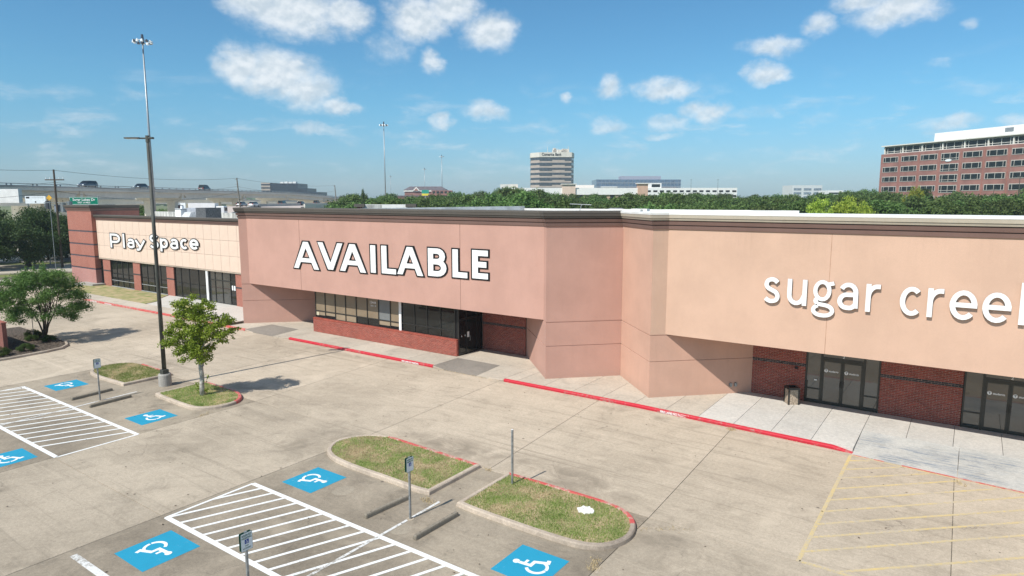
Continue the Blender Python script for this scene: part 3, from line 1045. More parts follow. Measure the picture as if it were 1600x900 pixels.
# red fire-lane kerb
KP = [(0.0, 0.0), (0.015, 0.10), (-0.015, 0.145), (-0.155, 0.158), (-0.155, 0.0)]
kerb = tag(MB().sweep([(-40.62, 29.15), (-26.48, 29.15)], KP).build('kerb', M_red), kind='structure')
for (pth, mm) in (([(-21.1, 29.15), (-13, 29.15), (-4.1, 28.75)], M_red),
                  ([(-74.2, 28.95), (-60, 29.12), (-46.15, 29.15)], M_redold)):
    k = MB().sweep(pth, KP).build('kerb', mm)
    tag(k, kind='structure')
# sloping nose of the right-hand kerb
nose = MB()
nose.sweep([(-4.1, 28.75, 0), (-3.35, 28.70, -0.13)], KP)
tag(nose.build('kerb', M_red), kind='structure')
tag(MB().sweep([(-100, 28.6), (-88, 28.8), (-74.2, 28.95)], KP).build('kerb', M_kerb), kind='structure')
for (x0, x1, y) in ((-46.13, -45.1, 29.16), (-41.5, -40.64, 29.16), (-26.46, -25.6, 29.16), (-22.2, -21.12, 29.16)):
    tag(MB().sweep([(x0, y, -0.0 if x0 in (-46.13, -26.46) else -0.11), (x1, y, -0.11 if x0 in (-46.13, -26.46) else 0.0)], KP).build('kerb', M_kerb), kind='structure')
M_slope = lambda x, y, z: frame((x, y, z), (1, 0, 0), (0, -0.17 + 0.27, 1.0))
for (x, y, s_) in ((-28.35, 29.13, 1.0), (-11.0, 29.055, 1.0), (-71.9, 28.97, 1.0), (-68.8, 29.0, 1.0)):
    textmesh('painted_lettering', 'FIRE LANE NO PARKING', 0.145, M_whitep, frame((x, y - 0.012, 0.072), (1, -0.02 if x > -20 else 0, 0), (0, 0.02, 1)), kerb, 0.003, 0.004, sx=0.92)
# thin red line and yellow edge along the flush apron
def marking(name, polys, m, z0=-0.01, z1=0.005, parent=None):
    mb = MB()
    for i, p in enumerate(polys):
        mb.prism(p, z0, z1 + 0.0012 * (i % 3))
    return mb.build(name, m, parent)


def line(p, q, w):
    a, b = Vector(p), Vector(q)
    d = (b - a).normalized()
    n = Vector((-d.y, d.x)) * w / 2
    return [tuple(a - n), tuple(b - n), tuple(b + n), tuple(a + n)]


edge = tag(marking('road_marking', [line((-1.6, 28.45), (3, 28.12), 0.085), line((3, 28.12), (31, 28.12), 0.085)], M_redold, z1=0.012), kind='structure')
marking('edge_dashes', [line((-3.3, 28.56), (-2.75, 28.53), 0.07), line((-2.55, 28.51), (-2.2, 28.49), 0.07)], M_redold, z1=0.012, parent=edge)
hatch = tag(marking('hatched_no_parking_marking', [line((-3.38, 28.5), (-3.38, 18.95), 0.115), line((-3.38, 28.5), (3, 28.0), 0.07), line((3, 28.0), (30, 28.0), 0.07), line((-3.36, 18.98), (30, 18.6), 0.11)], M_yel), kind='structure')
for (ya, xb, yb) in ((27.82, -2.67, 28.30), (26.79, -1.63, 28.26), (25.80, -0.68, 28.2), (24.72, 0.27, 28.1), (23.63, 1.31, 28.0), (22.62, 2.2, 27.85)):
    marking('stripe', [line((-3.36, ya), (xb, yb), 0.095)], M_yel, z1=0.0066, parent=hatch)
y = 21.58
while y > 18.9:
    marking('stripe', [line((-3.36, y), (2.0, y + 4.93), 0.095), line((2.0, y + 4.93), (5.3, y + 7.9), 0.095)], M_yel, z1=0.0066, parent=hatch)
    y -= 1.0
for k in range(22):
    xx = -2.4 + k * 1.08
    marking('stripe', [line((xx, 18.95), (xx + 5.4, 23.9), 0.095)], M_yel, z1=0.0066, parent=hatch)


# accessible aisles
def aisle(x0, x1, y0, y1, stripes, name, divider, extra=()):
    o = tag(marking(name, [line((x0, y0), (x1, y0), 0.17), line((x0, y1), (x1, y1), 0.17), line((x0, y0), (x0, y1), 0.10), line((x1, y0), (x1, y1), 0.10)], M_white), kind='structure')
    for (p, q) in stripes:
        marking('stripe', [line(p, q, 0.105)], M_white, z1=0.0066, parent=o)
    marking('bay_line', [line(divider[0], divider[1], 0.10)], M_whiteold, z1=0.0085, parent=o)
    for (p, q, w) in extra:
        marking('bay_line', [line(p, q, w)], M_whiteold, z1=0.0085, parent=o)
    return o


def stripes_between(tops, dx, x0, x1, y0, y1):
    out = []
    for t in tops:
        a, b = Vector((t, y1)), Vector((t + dx, y0))
        d = b - a
        if b.x < x0:
            f = (x0 - a.x) / d.x
            b = a + d * f
        if b.x > x1:
            f = (x1 - a.x) / d.x
            b = a + d * f
        out.append((tuple(a), tuple(b)))
    return out


aisle(-42.15, -29.3, 9.98, 13.1, [((t, 13.1), (t - 1.28, 9.98)) if t - 1.28 > -42.1 else ((t, 13.1), (-42.15, 13.1 - (t + 42.15) * 2.44)) for t in [-41.75 + 0.79 * k for k in range(16)] if t < -29.4],
      'accessible_aisle_marking', ((-36.05, 16.25), (-35.6, 9.9)))
aisle(-20.68, -7.75, 9.93, 13.05, [((t, 13.05), (t - 1.27, 9.93)) if t - 1.27 > -20.6 else ((t, 13.05), (-20.68, 13.05 - (t + 20.68) * 2.46)) for t in [-20.05 + 0.664 * k for k in range(19)] if t < -7.8],
      'accessible_aisle_marking', ((-14.19, 15.85), (-14.15, 9.9)))
for (x, y, up, sz) in ((-40.55, 14.62, 1, 1.62), (-31.2, 14.62, -1, 1.66), (-30.75, 8.75, -1, 1.62), (-18.9, 8.75, 1, 1.66), (-19.13, 14.55, 1, 1.62), (-9.5, 14.38, -1, 1.60), (-9.5, 8.75, -1, 1.62), (-40.5, 8.75, 1, 1.62)):
    h = sz / 2
    b = tag(marking('parking_bay_symbol', [[(x - h, y - h), (x + h, y - h), (x + h, y + h), (x - h, y + h)]], M_bluep), kind='structure')
    mb = MB()
    accessible_symbol(mb, frame((x - 0.02 * up, y + 0.02, 0), (0, -up, 0), (up, 0, 0)), 0.54, -0.005, 0.0105)
    mb.build('wheelchair_figure', M_white, b)
for (a, b) in (((-20.6, 7.2), (-15.6, 7.22)), ((-29.6, 7.2), (-34.6, 7.2)), ((-20.6, 4.4), (-15.6, 4.4))):
    tag(marking('road_marking', [line(a, b, 0.2)], M_whiteold), kind='structure')
M_patch = concrete('patch_concrete', (0.37, 0.315, 0.245), (0.24, 0.205, 0.155), 0.9)
# repair patches
for (x, y, r1, r2) in ((-17.55, 14.55, 0.35, 0.42), (-13.95, 13.75, 0.36, 0.36)):
    n = 14
    tag(MB().prism([(x + r1 * cos(2 * pi * i / n) * (1 + .12 * sin(3 * i)), y + r2 * sin(2 * pi * i / n)) for i in range(n)], -0.01, 0.003).build('patch_repair', M_patch), kind='structure')
for i in range(90):
    # leaves and grit scattered on the paving
    pass
V, Fc = [], []
for i in range(420):
    x, y = rnd.uniform(-45, 8), rnd.uniform(7, 29)
    s_ = rnd.uniform(0.018, 0.05)
    a = rnd.uniform(0, 6.28)
    n = len(V)
    for k in range(4):
        V.append((x + s_ * cos(a + k * pi / 2) * (1 if k % 2 else 0.55), y + s_ * sin(a + k * pi / 2) * (1 if k % 2 else 0.55), 0.011 + rnd.uniform(0, 0.012)))
    Fc.append((n, n + 1, n + 2, n + 3))
lit = link('fallen_leaves', npmesh('fallen_leaves', V, Fc, mat('dead_leaf', (0.07, 0.045, 0.03), 0.9, 0.2, 6)))
tag(lit, 'brown dead leaves and grit scattered over the concrete lot', 'leaf litter', kind='stuff')
# weeds in the joints
V, Fc = [], []


def weeds(x0, y0, x1, y1, n, spread, hgt):
    for i in range(n):
        t = rnd.random()
        x = x0 + (x1 - x0) * t + rnd.gauss(0, spread)
        y = y0 + (y1 - y0) * t + rnd.gauss(0, spread)
        a = rnd.uniform(0, 6.28)
        l = rnd.uniform(0.5, 1) * hgt
        k = len(V)
        V.extend([(x - .012 * sin(a), y + .012 * cos(a), 0.0), (x + .012 * sin(a), y - .012 * cos(a), 0.0), (x + l * .7 * cos(a), y + l * .7 * sin(a), l)])
        Fc.append((k, k + 1, k + 2))


for c in ((-8.26, 28.85, -8.2, 28.6, 160, 0.10), (-8.15, 15.75, -7.95, 15.1, 190, 0.09), (-14.8, 15.75, -14.3, 15.6, 120, 0.09), (-14.6, 18.95, -14.3, 18.9, 60, .06),
          (0.2, 27.95, 0.4, 27.6, 70, 0.08), (-7.9, 18.0, -6.6, 18.9, 60, 0.08), (-26, 29.08, -22, 29.08, 140, 0.05), (-20.9, 29.1, -5, 28.75, 200, 0.03), (-26.6, 29.1, -40, 29.1, 90, 0.03), (-29.6, 16.6, -29.3, 15.9, 60, .08)):
    weeds(c[0], c[1], c[2], c[3], c[4], c[5], 0.07)
wd = link('joint_weeds', npmesh('joint_weeds', V, Fc, M_straw))
tag(wd, 'dry weeds growing in the joints of the concrete', 'weeds', kind='stuff')


# ------------------------------------------------------------------ planted islands
def inside(poly, x, y):
    c = False
    n = len(poly)
    j = n - 1
    for i in range(n):
        xi, yi = poly[i]
        xj, yj = poly[j]
        if (yi > y) != (yj > y) and x < (xj - xi) * (y - yi) / (yj - yi) + xi:
            c = not c
        j = i
    return c


def blades(poly, dens, parent, h=0.07, straw=0.45):
    xs = [p[0] for p in poly]
    ys = [p[1] for p in poly]
    A = (max(xs) - min(xs)) * (max(ys) - min(ys))
    sets = {0: ([], []), 1: ([], [])}
    for i in range(int(A * dens)):
        x, y = rnd.uniform(min(xs), max(xs)), rnd.uniform(min(ys), max(ys))
        if not inside(poly, x, y):
            continue
        nv = mnoise.noise(Vector((x * 1.1, y * 1.1, 3.3))) + 0.5 * mnoise.noise(Vector((x * 3.1, y * 3.1, 1.3)))
        k = 1 if nv + rnd.gauss(0, 0.25) > (0.5 - straw) * 0.6 else 0
        Vv, Ff = sets[k]
        a = rnd.uniform(0, 6.28)
        l = h * rnd.uniform(0.5, 1.25) * (0.75 if k else 1)
        tt = rnd.uniform(0.2, 1.0) * l
        b = rnd.uniform(0, 6.28)
        n = len(Vv)
        wd_ = 0.011
        Vv.extend([(x - wd_ * sin(a), y + wd_ * cos(a), 0.12), (x + wd_ * sin(a), y - wd_ * cos(a), 0.12), (x + tt * cos(b), y + tt * sin(b), 0.135 + l)])
        Ff.append((n, n + 1, n + 2))
    for k, nm, mm in ((0, 'grass', M_blade), (1, 'dry_grass', M_straw)):
        if sets[k][0]:
            link(nm, npmesh(nm, sets[k][0], sets[k][1], mm), parent)['kind'] = 'stuff'


def island(outer, redfrom, redto, label, straw, m_red=M_redold):
    """outer: closed outline, anticlockwise, at the kerb's outer foot"""
    t = thing('planted_island', label, 'traffic island')
    # offset inward with the sweep itself: profile offsets are outward-positive for clockwise travel
    def turn(i):
        a, b, c = (Vector(outer[(i + k) % len(outer)]) for k in (-1, 0, 1))
        return abs((b - a).angle_signed(c - b)) if (b - a).length and (c - b).length else 0
    n0 = len(outer)
    sharp = [turn(i) > RAD(50) for i in range(n0)]
    path = []
    for i in range(n0):
        p1, p2 = Vector(outer[i]), Vector(outer[(i + 1) % n0])
        p0 = p1 if sharp[i] else Vector(outer[i - 1])
        p3 = p2 if sharp[(i + 1) % n0] else Vector(outer[(i + 2) % n0])
        for j in range(3):
            t_ = j / 3
            m1, m2 = (p2 - p0) * .5 if not sharp[i] else (p2 - p1), (p3 - p1) * .5 if not sharp[(i + 1) % n0] else (p2 - p1)
            lim = (p2 - p1).length
            m1 = m1 * min(1, lim / max(m1.length, 1e-6))
            m2 = m2 * min(1, lim / max(m2.length, 1e-6))
            q = p1 * (2 * t_ ** 3 - 3 * t_ ** 2 + 1) + m1 * (t_ ** 3 - 2 * t_ ** 2 + t_) + p2 * (3 * t_ ** 2 - 2 * t_ ** 3) + m2 * (t_ ** 3 - t_ ** 2)
            path.append((q.x, q.y))
    redfrom, redto = redfrom * 3, redto * 3
    prof = [(0.0, -0.02), (-0.02, 0.11), (-0.055, 0.148), (-0.17, 0.152), (-0.20, 0.12), (-0.20, -0.02)]
    n = len(path)
    # red stretch
    red = []
    i = redfrom
    while True:
        red.append(path[i % n])
        if i % n == redto:
            break
        i += 1
    rest = []
    while True:
        rest.append(path[i % n])
        if i % n == redfrom:
            break
        i += 1
    # mitre continuity: sweep the whole ring once, split by face
    for pts, mm, lab in ((rest, M_kerb, None), (red, m_red, 'red painted')):
        idx = [path.index(p) for p in pts]
        mb = MB()
        full = MB()
        full.sweep(path, prof, closed=True)
        k = len(prof)
        for a, b in zip(idx[:-1], idx[1:]):
            base = len(mb.v)
            for q in (a, b):
                mb.v += full.v[q * k:(q + 1) * k]
            for j in range(k):
                j2 = (j + 1) % k
                mb.f.append((base + j, base + k + j, base + k + j2, base + j2))
        bm = bmesh.new()
        me = bpy.data.meshes.new('kerb')
        me.from_pydata(mb.v, [], mb.f)
        bm.from_mesh(me)
        bmesh.ops.remove_doubles(bm, verts=bm.verts, dist=0.0005)
        bmesh.ops.recalc_face_normals(bm, faces=bm.faces)
        bm.to_mesh(me)
        bm.free()
        me.materials.append(mm)
        o = link('kerb', me, t)
        if lab:
            o['label'] = lab
    # inner outline
    P = [Vector(p) for p in path]
    full = MB()
    full.sweep(path, [(-0.19, 0)], closed=True, closeprof=False)
    inner = [(v[0], v[1]) for v in full.v]
    MB().prism(inner, -0.02, 0.125).build('turf', M_turf, t)
    blades(inner, 900, t, 0.055, straw)
    return t


def ring(pts):
    return pts


# outlines run anticlockwise seen from above, outward is to the right of travel
islC = [(-14.78, 16.0), (-14.78, 18.93), (-16.8, 19.02), (-18.4, 19.08), (-19.85, 19.1), (-20.6, 18.82), (-21.12, 18.3), (-21.38, 17.6), (-21.2, 16.95), (-20.7, 16.4), (-19.9, 16.08), (-18.7, 15.96), (-16.9, 15.95), (-15.4, 15.92)]
islD = [(-13.53, 18.98), (-13.53, 15.94), (-12.7, 15.86), (-10.6, 15.84), (-9.35, 15.88), (-8.65, 16.0), (-8.15, 16.3), (-7.84, 16.82), (-7.76, 17.42), (-7.95, 18.05), (-8.28, 18.5), (-8.75, 18.8), (-9.4, 18.95), (-10.6, 18.98), (-12.0, 19.0)]
islB = [(-34.55, 19.28), (-34.55, 16.46), (-33.8, 16.34), (-30.93, 16.28), (-30.15, 16.55), (-29.7, 17.3), (-29.72, 18.1), (-30.2, 18.72), (-31.0, 19.12), (-32.0, 19.25)]
islA = [(-37.7, 16.32), (-37.7, 19.08), (-39.3, 19.16), (-41.4, 19.22), (-42.4, 19.05), (-43.0, 18.4), (-43.15, 17.5), (-42.7, 16.8), (-41.9, 16.38), (-40.46, 16.22)]
tC = island(islC, 1, 4, 'left one of the two foreground grass islands, behind a wheelchair sign', 0.45)
tD = island(islD, 9, 0, 'foreground grass island with a bare steel post and a white cover', 0.42)
tB = island(islB, 6, 0, 'small grass island round the grey-barked tree beside the light pole', 0.2)
tA = island(islA, 1, 3, 'small grass island left of the light pole, behind the first wheelchair sign', 0.2)
bev = MB()
n = 18
bev.prism([(-9.7 + (.27 + .045 * sin(i * 2.3) + .02 * cos(i * 5.1)) * cos(2 * pi * (i + .5) / n), 17.95 + (.25 + .045 * cos(i * 3.1)) * sin(2 * pi * (i + .5) / n)) for i in range(n)], 0.10, 0.158)
tag(bev.build('utility_cover', M_cap, bevel=0.01), 'small white concrete cover lying in the dry grass of the island', 'cover')

# mulch bed on the left, with shrubs and crape myrtle
bed = thing('planting_bed', 'mulched planting bed with pale kerb under the left tree', 'planting bed')
bedo = [(-50.2, 10.0), (-50.1, 15.2), (-50.35, 17.2), (-50.7, 18.3), (-51.5, 18.95), (-52.6, 19.3), (-54.6, 19.5), (-62, 19.6), (-62, 10.0)]
MB().sweep(bedo, [(0.0, -0.02), (-0.02, 0.11), (-0.05, 0.148), (-0.17, 0.152), (-0.2, 0.12), (-0.2, -0.02)], closed=True).build('kerb', M_kerb, bed)
full = MB()
full.sweep(bedo, [(-0.19, 0)], closed=True, closeprof=False)
MB().prism([(v[0], v[1]) for v in full.v], -0.02, 0.13).build('mulch', M_mulch, bed)
V, Fc = [], []
inn = [(v[0], v[1]) for v in full.v]
for i in range(5200):
    x, y = rnd.uniform(-58, -50.2), rnd.uniform(12, 19.6)
    if not inside(inn, x, y):
        continue
    s_ = rnd.uniform(0.02, 0.07)
    a = rnd.uniform(0, 6.28)
    n = len(V)
    zt = rnd.uniform(-.02, .04)
    V += [(x - s_ * cos(a), y - s_ * sin(a), 0.14), (x + .3 * s_ * sin(a), y - .3 * s_ * cos(a), .15 + abs(zt)), (x + s_ * cos(a), y + s_ * sin(a), .15 + zt)]
    Fc.append((n, n + 1, n + 2))
link('bark_chips', npmesh('bark_chips', V, Fc, mat('bark_chip', (0.17, 0.13, 0.10), 0.95, 0.1, 3, island=0.5)), bed)['kind'] = 'stuff'

# ------------------------------------------------------------------ the shops
Z0, ZF, ZC, ZT = 0.15, 3.43, 8.75, 9.58     # pavement, underside of the fascia, underside of the cornice, top
pathAll = [(-53.0, 35.1), (-48.45, 30.55), (-48.0, 31.0), (-19.65, 31.0), (-19.2, 30.55), (-16.08, 33.67), (-12.99, 30.58), (-12.42, 31.15), (34, 31.15)]
T = 0.35


def wallsweep(path, z0, z1, name, m, parent, grooves=(), back=T):
    prof = [(-back, z0), (0, z0)]
    for gz in grooves:
        prof += [(0, gz - 0.022), (-0.03, gz - 0.015), (-0.03, gz + 0.015), (0, gz + 0.022)]
    prof += [(0, z1), (-back, z1)]
    return MB().sweep(path, prof).build(name, m, parent)


shop = thing('vacant_shop', 'long vacant shop with pink stucco front and strip windows over a brick sill wall', 'building')
church = thing('church_building', 'peach stucco fronted church hall with two dark glass entrances between deep red brick', 'building')
# upper walls
wallsweep([(-53.0, 35.1), (-48.45, 30.55), (-48.0, 31.0), (-19.65, 31.0), (-19.2, 30.55), (-16.082, 33.668)], ZF, ZT - 0.15, 'stucco_wall', M_pink, shop)
wallsweep([(-16.078, 33.668), (-12.992, 30.582)], ZF, ZT - 0.15, 'return_wall', M_pinkl, church)
wallsweep([(-12.985, 30.585), (-12.42, 31.15), (34, 31.15)], ZF, ZT - 0.15, 'stucco_wall', M_peach, church)
# lower walls with recessed joints
GR = (2.02, 3.38)
wallsweep([(-53.0, 35.1), (-48.45, 30.55), (-44.40, 34.60)], 0.0, ZF - 0.004, 'lower_wall', M_pink, shop, GR)
wallsweep([(-23.25, 34.60), (-19.2, 30.55), (-16.082, 33.668)], 0.0, ZF - 0.004, 'lower_wall', M_pink, shop, GR)
wallsweep([(-16.078, 33.668), (-12.99, 30.58), (-8.96, 34.61)], 0.0, ZF - 0.004, 'lower_wall', M_pinkl, church, GR)
# control joints in the fascia (thin recessed-looking beads)
for (x, p, m) in ((-41.35, shop, M_pink), (-25.75, shop, M_pink)):
    MB().box(x, x + 0.022, 30.993, 31.01, ZF + .002, ZC - .01).build('control_joint', M_groove, p)
MB().box(-5.02, -5.0, 31.143, 31.16, ZF + .002, ZC - .01).build('control_joint', mat('joint_tan', (0.42, 0.25, 0.17), 0.9), church)
MB().box(6.0, 6.02, 31.143, 31.16, ZF + .002, ZC - .01).build('control_joint', mat('joint_tan', (0.42, 0.25, 0.17), 0.9), church)
# cornice: stepped bands with shadow gaps
def cornice(path, parent, ctop, capm, s=1.0, zt=ZT, zc=ZC):
    h = zt - zc
    MB().sweep(path, [(-0.2, zc), (0.05 * s, zc + 0.003), (0.08 * s, zc + .20 * h), (0.02, zc + .215 * h), (0.02, zc + .255 * h), (-0.2, zc + .255 * h)]).build('cornice_band', M_corn, parent)
    MB().sweep(path, [(-0.2, zc + .26 * h), (0.10 * s, zc + .265 * h), (0.15 * s, zc + .46 * h), (0.07, zc + .475 * h), (0.07, zc + .515 * h), (-0.2, zc + .515 * h)]).build('cornice_band', M_corn, parent)
    MB().sweep(path, [(-0.2, zc + .52 * h), (0.17 * s, zc + .53 * h), (0.21 * s, zc + .64 * h), (0.19 * s, zc + .66 * h), (0.24 * s, zc + .67 * h), (0.28 * s, zc + .86 * h), (-0.2, zc + .86 * h)]).build('cornice_moulding', ctop, parent)
    MB().sweep(path, [(-0.55, zc + .865 * h), (0.29 * s, zc + .865 * h), (0.30 * s, zt - .01), (0.26 * s, zt), (-0.55, zt + 0.02)]).build('coping', capm, parent)


cornice([(-53.0, 35.1), (-48.45, 30.55), (-48.0, 31.0), (-19.65, 31.0), (-19.2, 30.55), (-16.08, 33.67)], shop, M_corn2, M_corn2)
cornice([(-16.07, 33.66), (-12.99, 30.58), (-12.42, 31.15), (34, 31.15)], church, M_cornc, M_cap)
# roofs, rear walls, soffits, back walls of the recesses
MB().prism([(-52.9, 35.3), (-48.4, 31.2), (-19.2, 31.3), (-16.0, 34.2), (-16.0, 78), (-52.9, 78)], 8.3, 8.55).build('roof', M_roof, shop)
MB().prism([(-15.97, 34.2), (-12.7, 31.5), (34, 31.5), (34, 70), (-15.97, 70)], 8.3, 8.58).build('roof', M_roof, church)
MB().sweep([(-52.7, 78), (-52.7, 35.6)], [(0, 8.5), (0.25, 8.5), (0.25, 9.3), (0, 9.3)]).build('parapet', M_roof, shop)
MB().box(-52.9, -16.0, 77.8, 78.1, 0, 9.0).build('rear_wall', M_roof, shop)
MB().box(-52.95, -52.6, 36, 77.8, 0, 8.29).build('side_wall', M_pink, shop)
MB().box(-15.97, 34, 70, 70.3, 0, 8.6).build('rear_wall', M_roof, church)
MB().box(-46.5, -20.5, 31.36, 36.2, ZF + 0.012, ZF + 0.1).build('soffit', M_pink, shop)
MB().box(-12.0, 34, 31.52, 36.2, ZF + 0.012, ZF + 0.1).build('soffit', M_peach, church)
MB().box(-45.2, -22.5, 36.0, 36.3, 0, ZF).build('back_wall', M_mort, shop)

# --- brick sill wall with strip windows
sill = MB().box(-41.05, -26.74, 31.745, 32.05, 0.0, 1.18).build('sill_wall', M_mort, shop)
bricks(sill, M_brick, (-41.06, 31.745), (1, 0), 14.33, 0.15, 1.17, name='brickwork')
bricks(sill, M_brick, (-26.74, 31.74), (0, 1), 0.32, 0.15, 1.17, name='brickwork', nout=(1, 0))
V = MB()
x = -41.07
while x < -26.72:
    V.box(x + .004, x + .063, 31.725, 32.07, 1.165, 1.245)
    x += 0.0677
V.build('rowlock_course', M_brick, sill)['kind'] = 'stuff'


def strip(parent, name, xs, y, z0, z1, rails, panes, wbar=0.07, fm=M_frame, depth=0.10):
    """window strip: bars at xs and rails; panes = function(i, j) -> material"""
    mb = MB()
    zs = [z0] + rails + [z1]
    for x in xs:
        mb.box(x - wbar / 2, x + wbar / 2, y - depth / 2, y + depth / 2, z0, z1)
    for z in zs:
        for a, b in zip(xs[:-1], xs[1:]):
            hh = wbar / 2
            mb.box(a + wbar / 2 + .0005, b - wbar / 2 - .0005, y - depth / 2 + .006, y + depth / 2 - .006, max(z - hh, z0), min(z + hh, z1))
    f = mb.build(name, fm, parent)
    for i, (a, b) in enumerate(zip(xs[:-1], xs[1:])):
        for j, (c, d) in enumerate(zip(zs[:-1], zs[1:])):
            m = panes(i, j)
            if m is None:
                continue
            MB().box(a + wbar / 2 - .005, b - wbar / 2 + .005, y - 0.005, y + 0.012, c + .01, d - .01).build('pane', m, f)
    return f


M_blind2 = mat('sunlit_blind', (0.30, 0.235, 0.16), 0.35, 0.06, 0.7, spec=0.6)  # lower panes of the same blind, sunlight put into a lighter colour


def sillpane(i, j):
    if i >= 8:
        return M_glass
    if j == 1:
        return M_blindg if i == 6 else M_blind
    return M_glass if i in (4, 5) else M_blind2


XM = [-41.0, -39.87, -38.72, -37.57, -36.41, -35.25, -34.09, -32.92, -31.9, -30.62, -29.46, -28.28, -27.05]
fr = strip(shop, 'window_strip', XM, 32.0, 1.25, ZF + .02, [1.76], sillpane)
MB().box(-32.02, -31.80, 31.90, 31.95, 1.25, ZF + .005).build('white_post', M_whitep, fr)
for (i, z) in ((0, 1.38), (1, 1.42), (6, 1.36), (7, 1.40)):
    MB().box(XM[i] + .05, XM[i + 1] - .05, 31.975, 31.992, 1.29, z + 0.06).build('open_gap', M_black, fr)
MB().box(-40.90, -40.62, 31.96, 31.99, 1.42, 1.66).build('notice', mat('cream_notice', (0.55, 0.5, 0.36), 0.7), fr)
# glass porch side that faces right, with the door
MB().box(-26.97, -26.80, 31.95, 36.0, 1.26, ZF).build('porch_upper', M_black, fr).hide_render = False
pf = MB()
for y in (31.97, 32.75, 33.85, 35.9):
    pf.box(-26.79, -26.69, y - .04, y + .04, 0.15, ZF)
for z in (0.25, 2.5):
    pf.box(-26.78, -26.70, 32.0, 35.9, z - .06, z + .06)
pfo = pf.build('door_frame', M_frame, shop)
MB().box(-26.76, -26.73, 32.08, 32.7, 0.15, ZF).build('pane', M_glass, pfo)
dr = MB().box(-26.76, -26.73, 32.8, 33.8, 0.2, 2.44).build('door', M_glass, pfo)
MB().tube([(-26.69, 33.0, 1.0), (-26.62, 33.0, 1.02), (-26.62, 33.0, 1.35), (-26.69, 33.0, 1.37)], 0.014, 6).build('handle', M_galv, pfo)
MB().box(-26.70, -26.69, 32.78, 33.0, 1.25, 1.62).build('notice', M_sgn, pfo)
for y in (32.2, 32.55):
    MB().box(-26.70, -26.69, y, y + .06, 1.36, 1.46).build('keypad', M_whitep, pfo)
MB().box(-26.76, -26.73, 33.9, 36, 0.15, ZF).build('pane', M_glass, pfo)
textmesh('house_number', '13444', 0.27, M_whitep, frame((-34.67, 31.985, 2.93), (1, 0, 0), (0, 0, 1)), fr, 0.004, 0.002)
textmesh('suite_number', '10', 0.15, M_whitep, frame((-34.42, 31.985, 2.70), (1, 0, 0), (0, 0, 1)), fr, 0.004, 0.001)
textmesh('suite_lettering', 'Suite', 0.15, M_whitep, frame((-34.75, 31.985, 2.70), (1, 0, 0), (0, 0, 1)), fr, 0.004, 0.001)

# --- deep red brick behind the recesses
bw = MB().box(-26.68, -23.2, 34.42, 34.7, 0.0, ZF + .01).build('brick_wall', M_mort, shop)
bricks(bw, M_brick2, (-26.66, 34.42), (1, 0), 3.5, 0.15, ZF, dark=(1.86, 2.02), mdark=M_bdark)
for (xa, xb) in ((-8.97, -6.37), (-3.10, 0.13), (3.42, 6.7), (9.95, 13.2)):
    bw = MB().box(xa - .3 if xa < -8 else xa, xb, 34.592, 34.9, 0.0, ZF + .01).build('brick_wall', M_mort, church)
    bricks(bw, M_brick2, (xa, 34.592), (1, 0), xb - xa, 0.15, ZF, dark=(1.84, 2.01), mdark=M_bdark)


def entrance(x0, first):
    """two glass doors between side lights; x0 = left edge"""
    fm = mat('olive_bronze_frame', (0.030, 0.029, 0.022), 0.4, 0.1, 6, spec=0.5)
    e = MB()
    y = 34.62
    X = [x0, x0 + 0.68, x0 + 2.62, x0 + 3.26]
    for q, w in ((X[0] + .035, .07), (X[1] + .03, .09), (X[2] - .03, .09), (X[3] - .035, .07)):
        e.box(q - w / 2, q + w / 2, y - .06, y + .06, 0.15, ZF)
    for a, b in ((X[0] + .07, X[1] - .02), (X[2] + .02, X[3] - .07)):
        e.box(a, b, y - .05, y + .05, 0.15, 0.27)
        e.box(a, b, y - .05, y + .05, 0.84, 0.90)
    e.box(X[1] + .08, X[2] - .08, y - .055, y + .05, 2.42, 2.52)
    f = e.build('entrance_frame', fm, church)
    for a, b in ((X[0] + .07, X[1] - .02), (X[2] + .02, X[3] - .07)):
        MB().box(a, b, y, y + .01, 0.27, 0.84).build('pane', M_glass2, f)
        MB().box(a, b, y, y + .01, 0.90, ZF).build('pane', M_glass2, f)
    MB().box(X[1] + .08, X[2] - .08, y, y + .01, 2.52, ZF).build('pane', M_glass2, f)
    mid = (X[1] + X[2]) / 2
    for a, b, s_ in ((X[1] + .08, mid - .004, 1), (mid + .004, X[2] - .08, -1)):
        d = MB()
        d.box(a, a + .08, y - .05, y - .005, .17, 2.41)
        d.box(b - .08, b, y - .05, y - .005, .17, 2.41)
        d.box(a + .08, b - .08, y - .048, y - .007, .17, .30)
        d.box(a + .08, b - .08, y - .048, y - .007, 2.31, 2.41)
        do = d.build('door', fm, church)
        MB().box(a + .08, b - .08, y - .03, y - .02, .30, 2.31).build('pane', M_glass2, do)
        hx = (b - .06) if s_ == 1 else (a + .06)
        MB().tube([(hx, y - .05, 1.08), (hx, y - .13, 1.10), (hx, y - .13, 1.38), (hx, y - .05, 1.40)], 0.022, 6).build('handle', M_frame, do)
        cxx = (a + b) / 2
        lg = MB()
        lg.prism([(cxx - .27 + .085 * cos(i * pi / 8), 1.86 + .085 * sin(i * pi / 8)) for i in range(16)], 0, .004, frame((0, y - .034, 0), (1, 0, 0), (0, 0, 1)))
        lgo = lg.build('round_emblem', M_whitep, do)
        textmesh('lettering', 'T', 0.13, M_frame, frame((cxx - .27, y - .041, 1.86), (1, 0, 0), (0, 0, 1)), do, 0.003, 0.004)
        textmesh('lettering', 'students', 0.125, M_whitep, frame((cxx + .06, y - .036, 1.85), (1, 0, 0), (0, 0, 1)), do, 0.003, 0.003)
    textmesh('door_number', '2', 0.2, M_whitep, frame((mid + .02, y - .01, 2.62), (1, 0, 0), (0, 0, 1)), f, 0.004, 0.003)


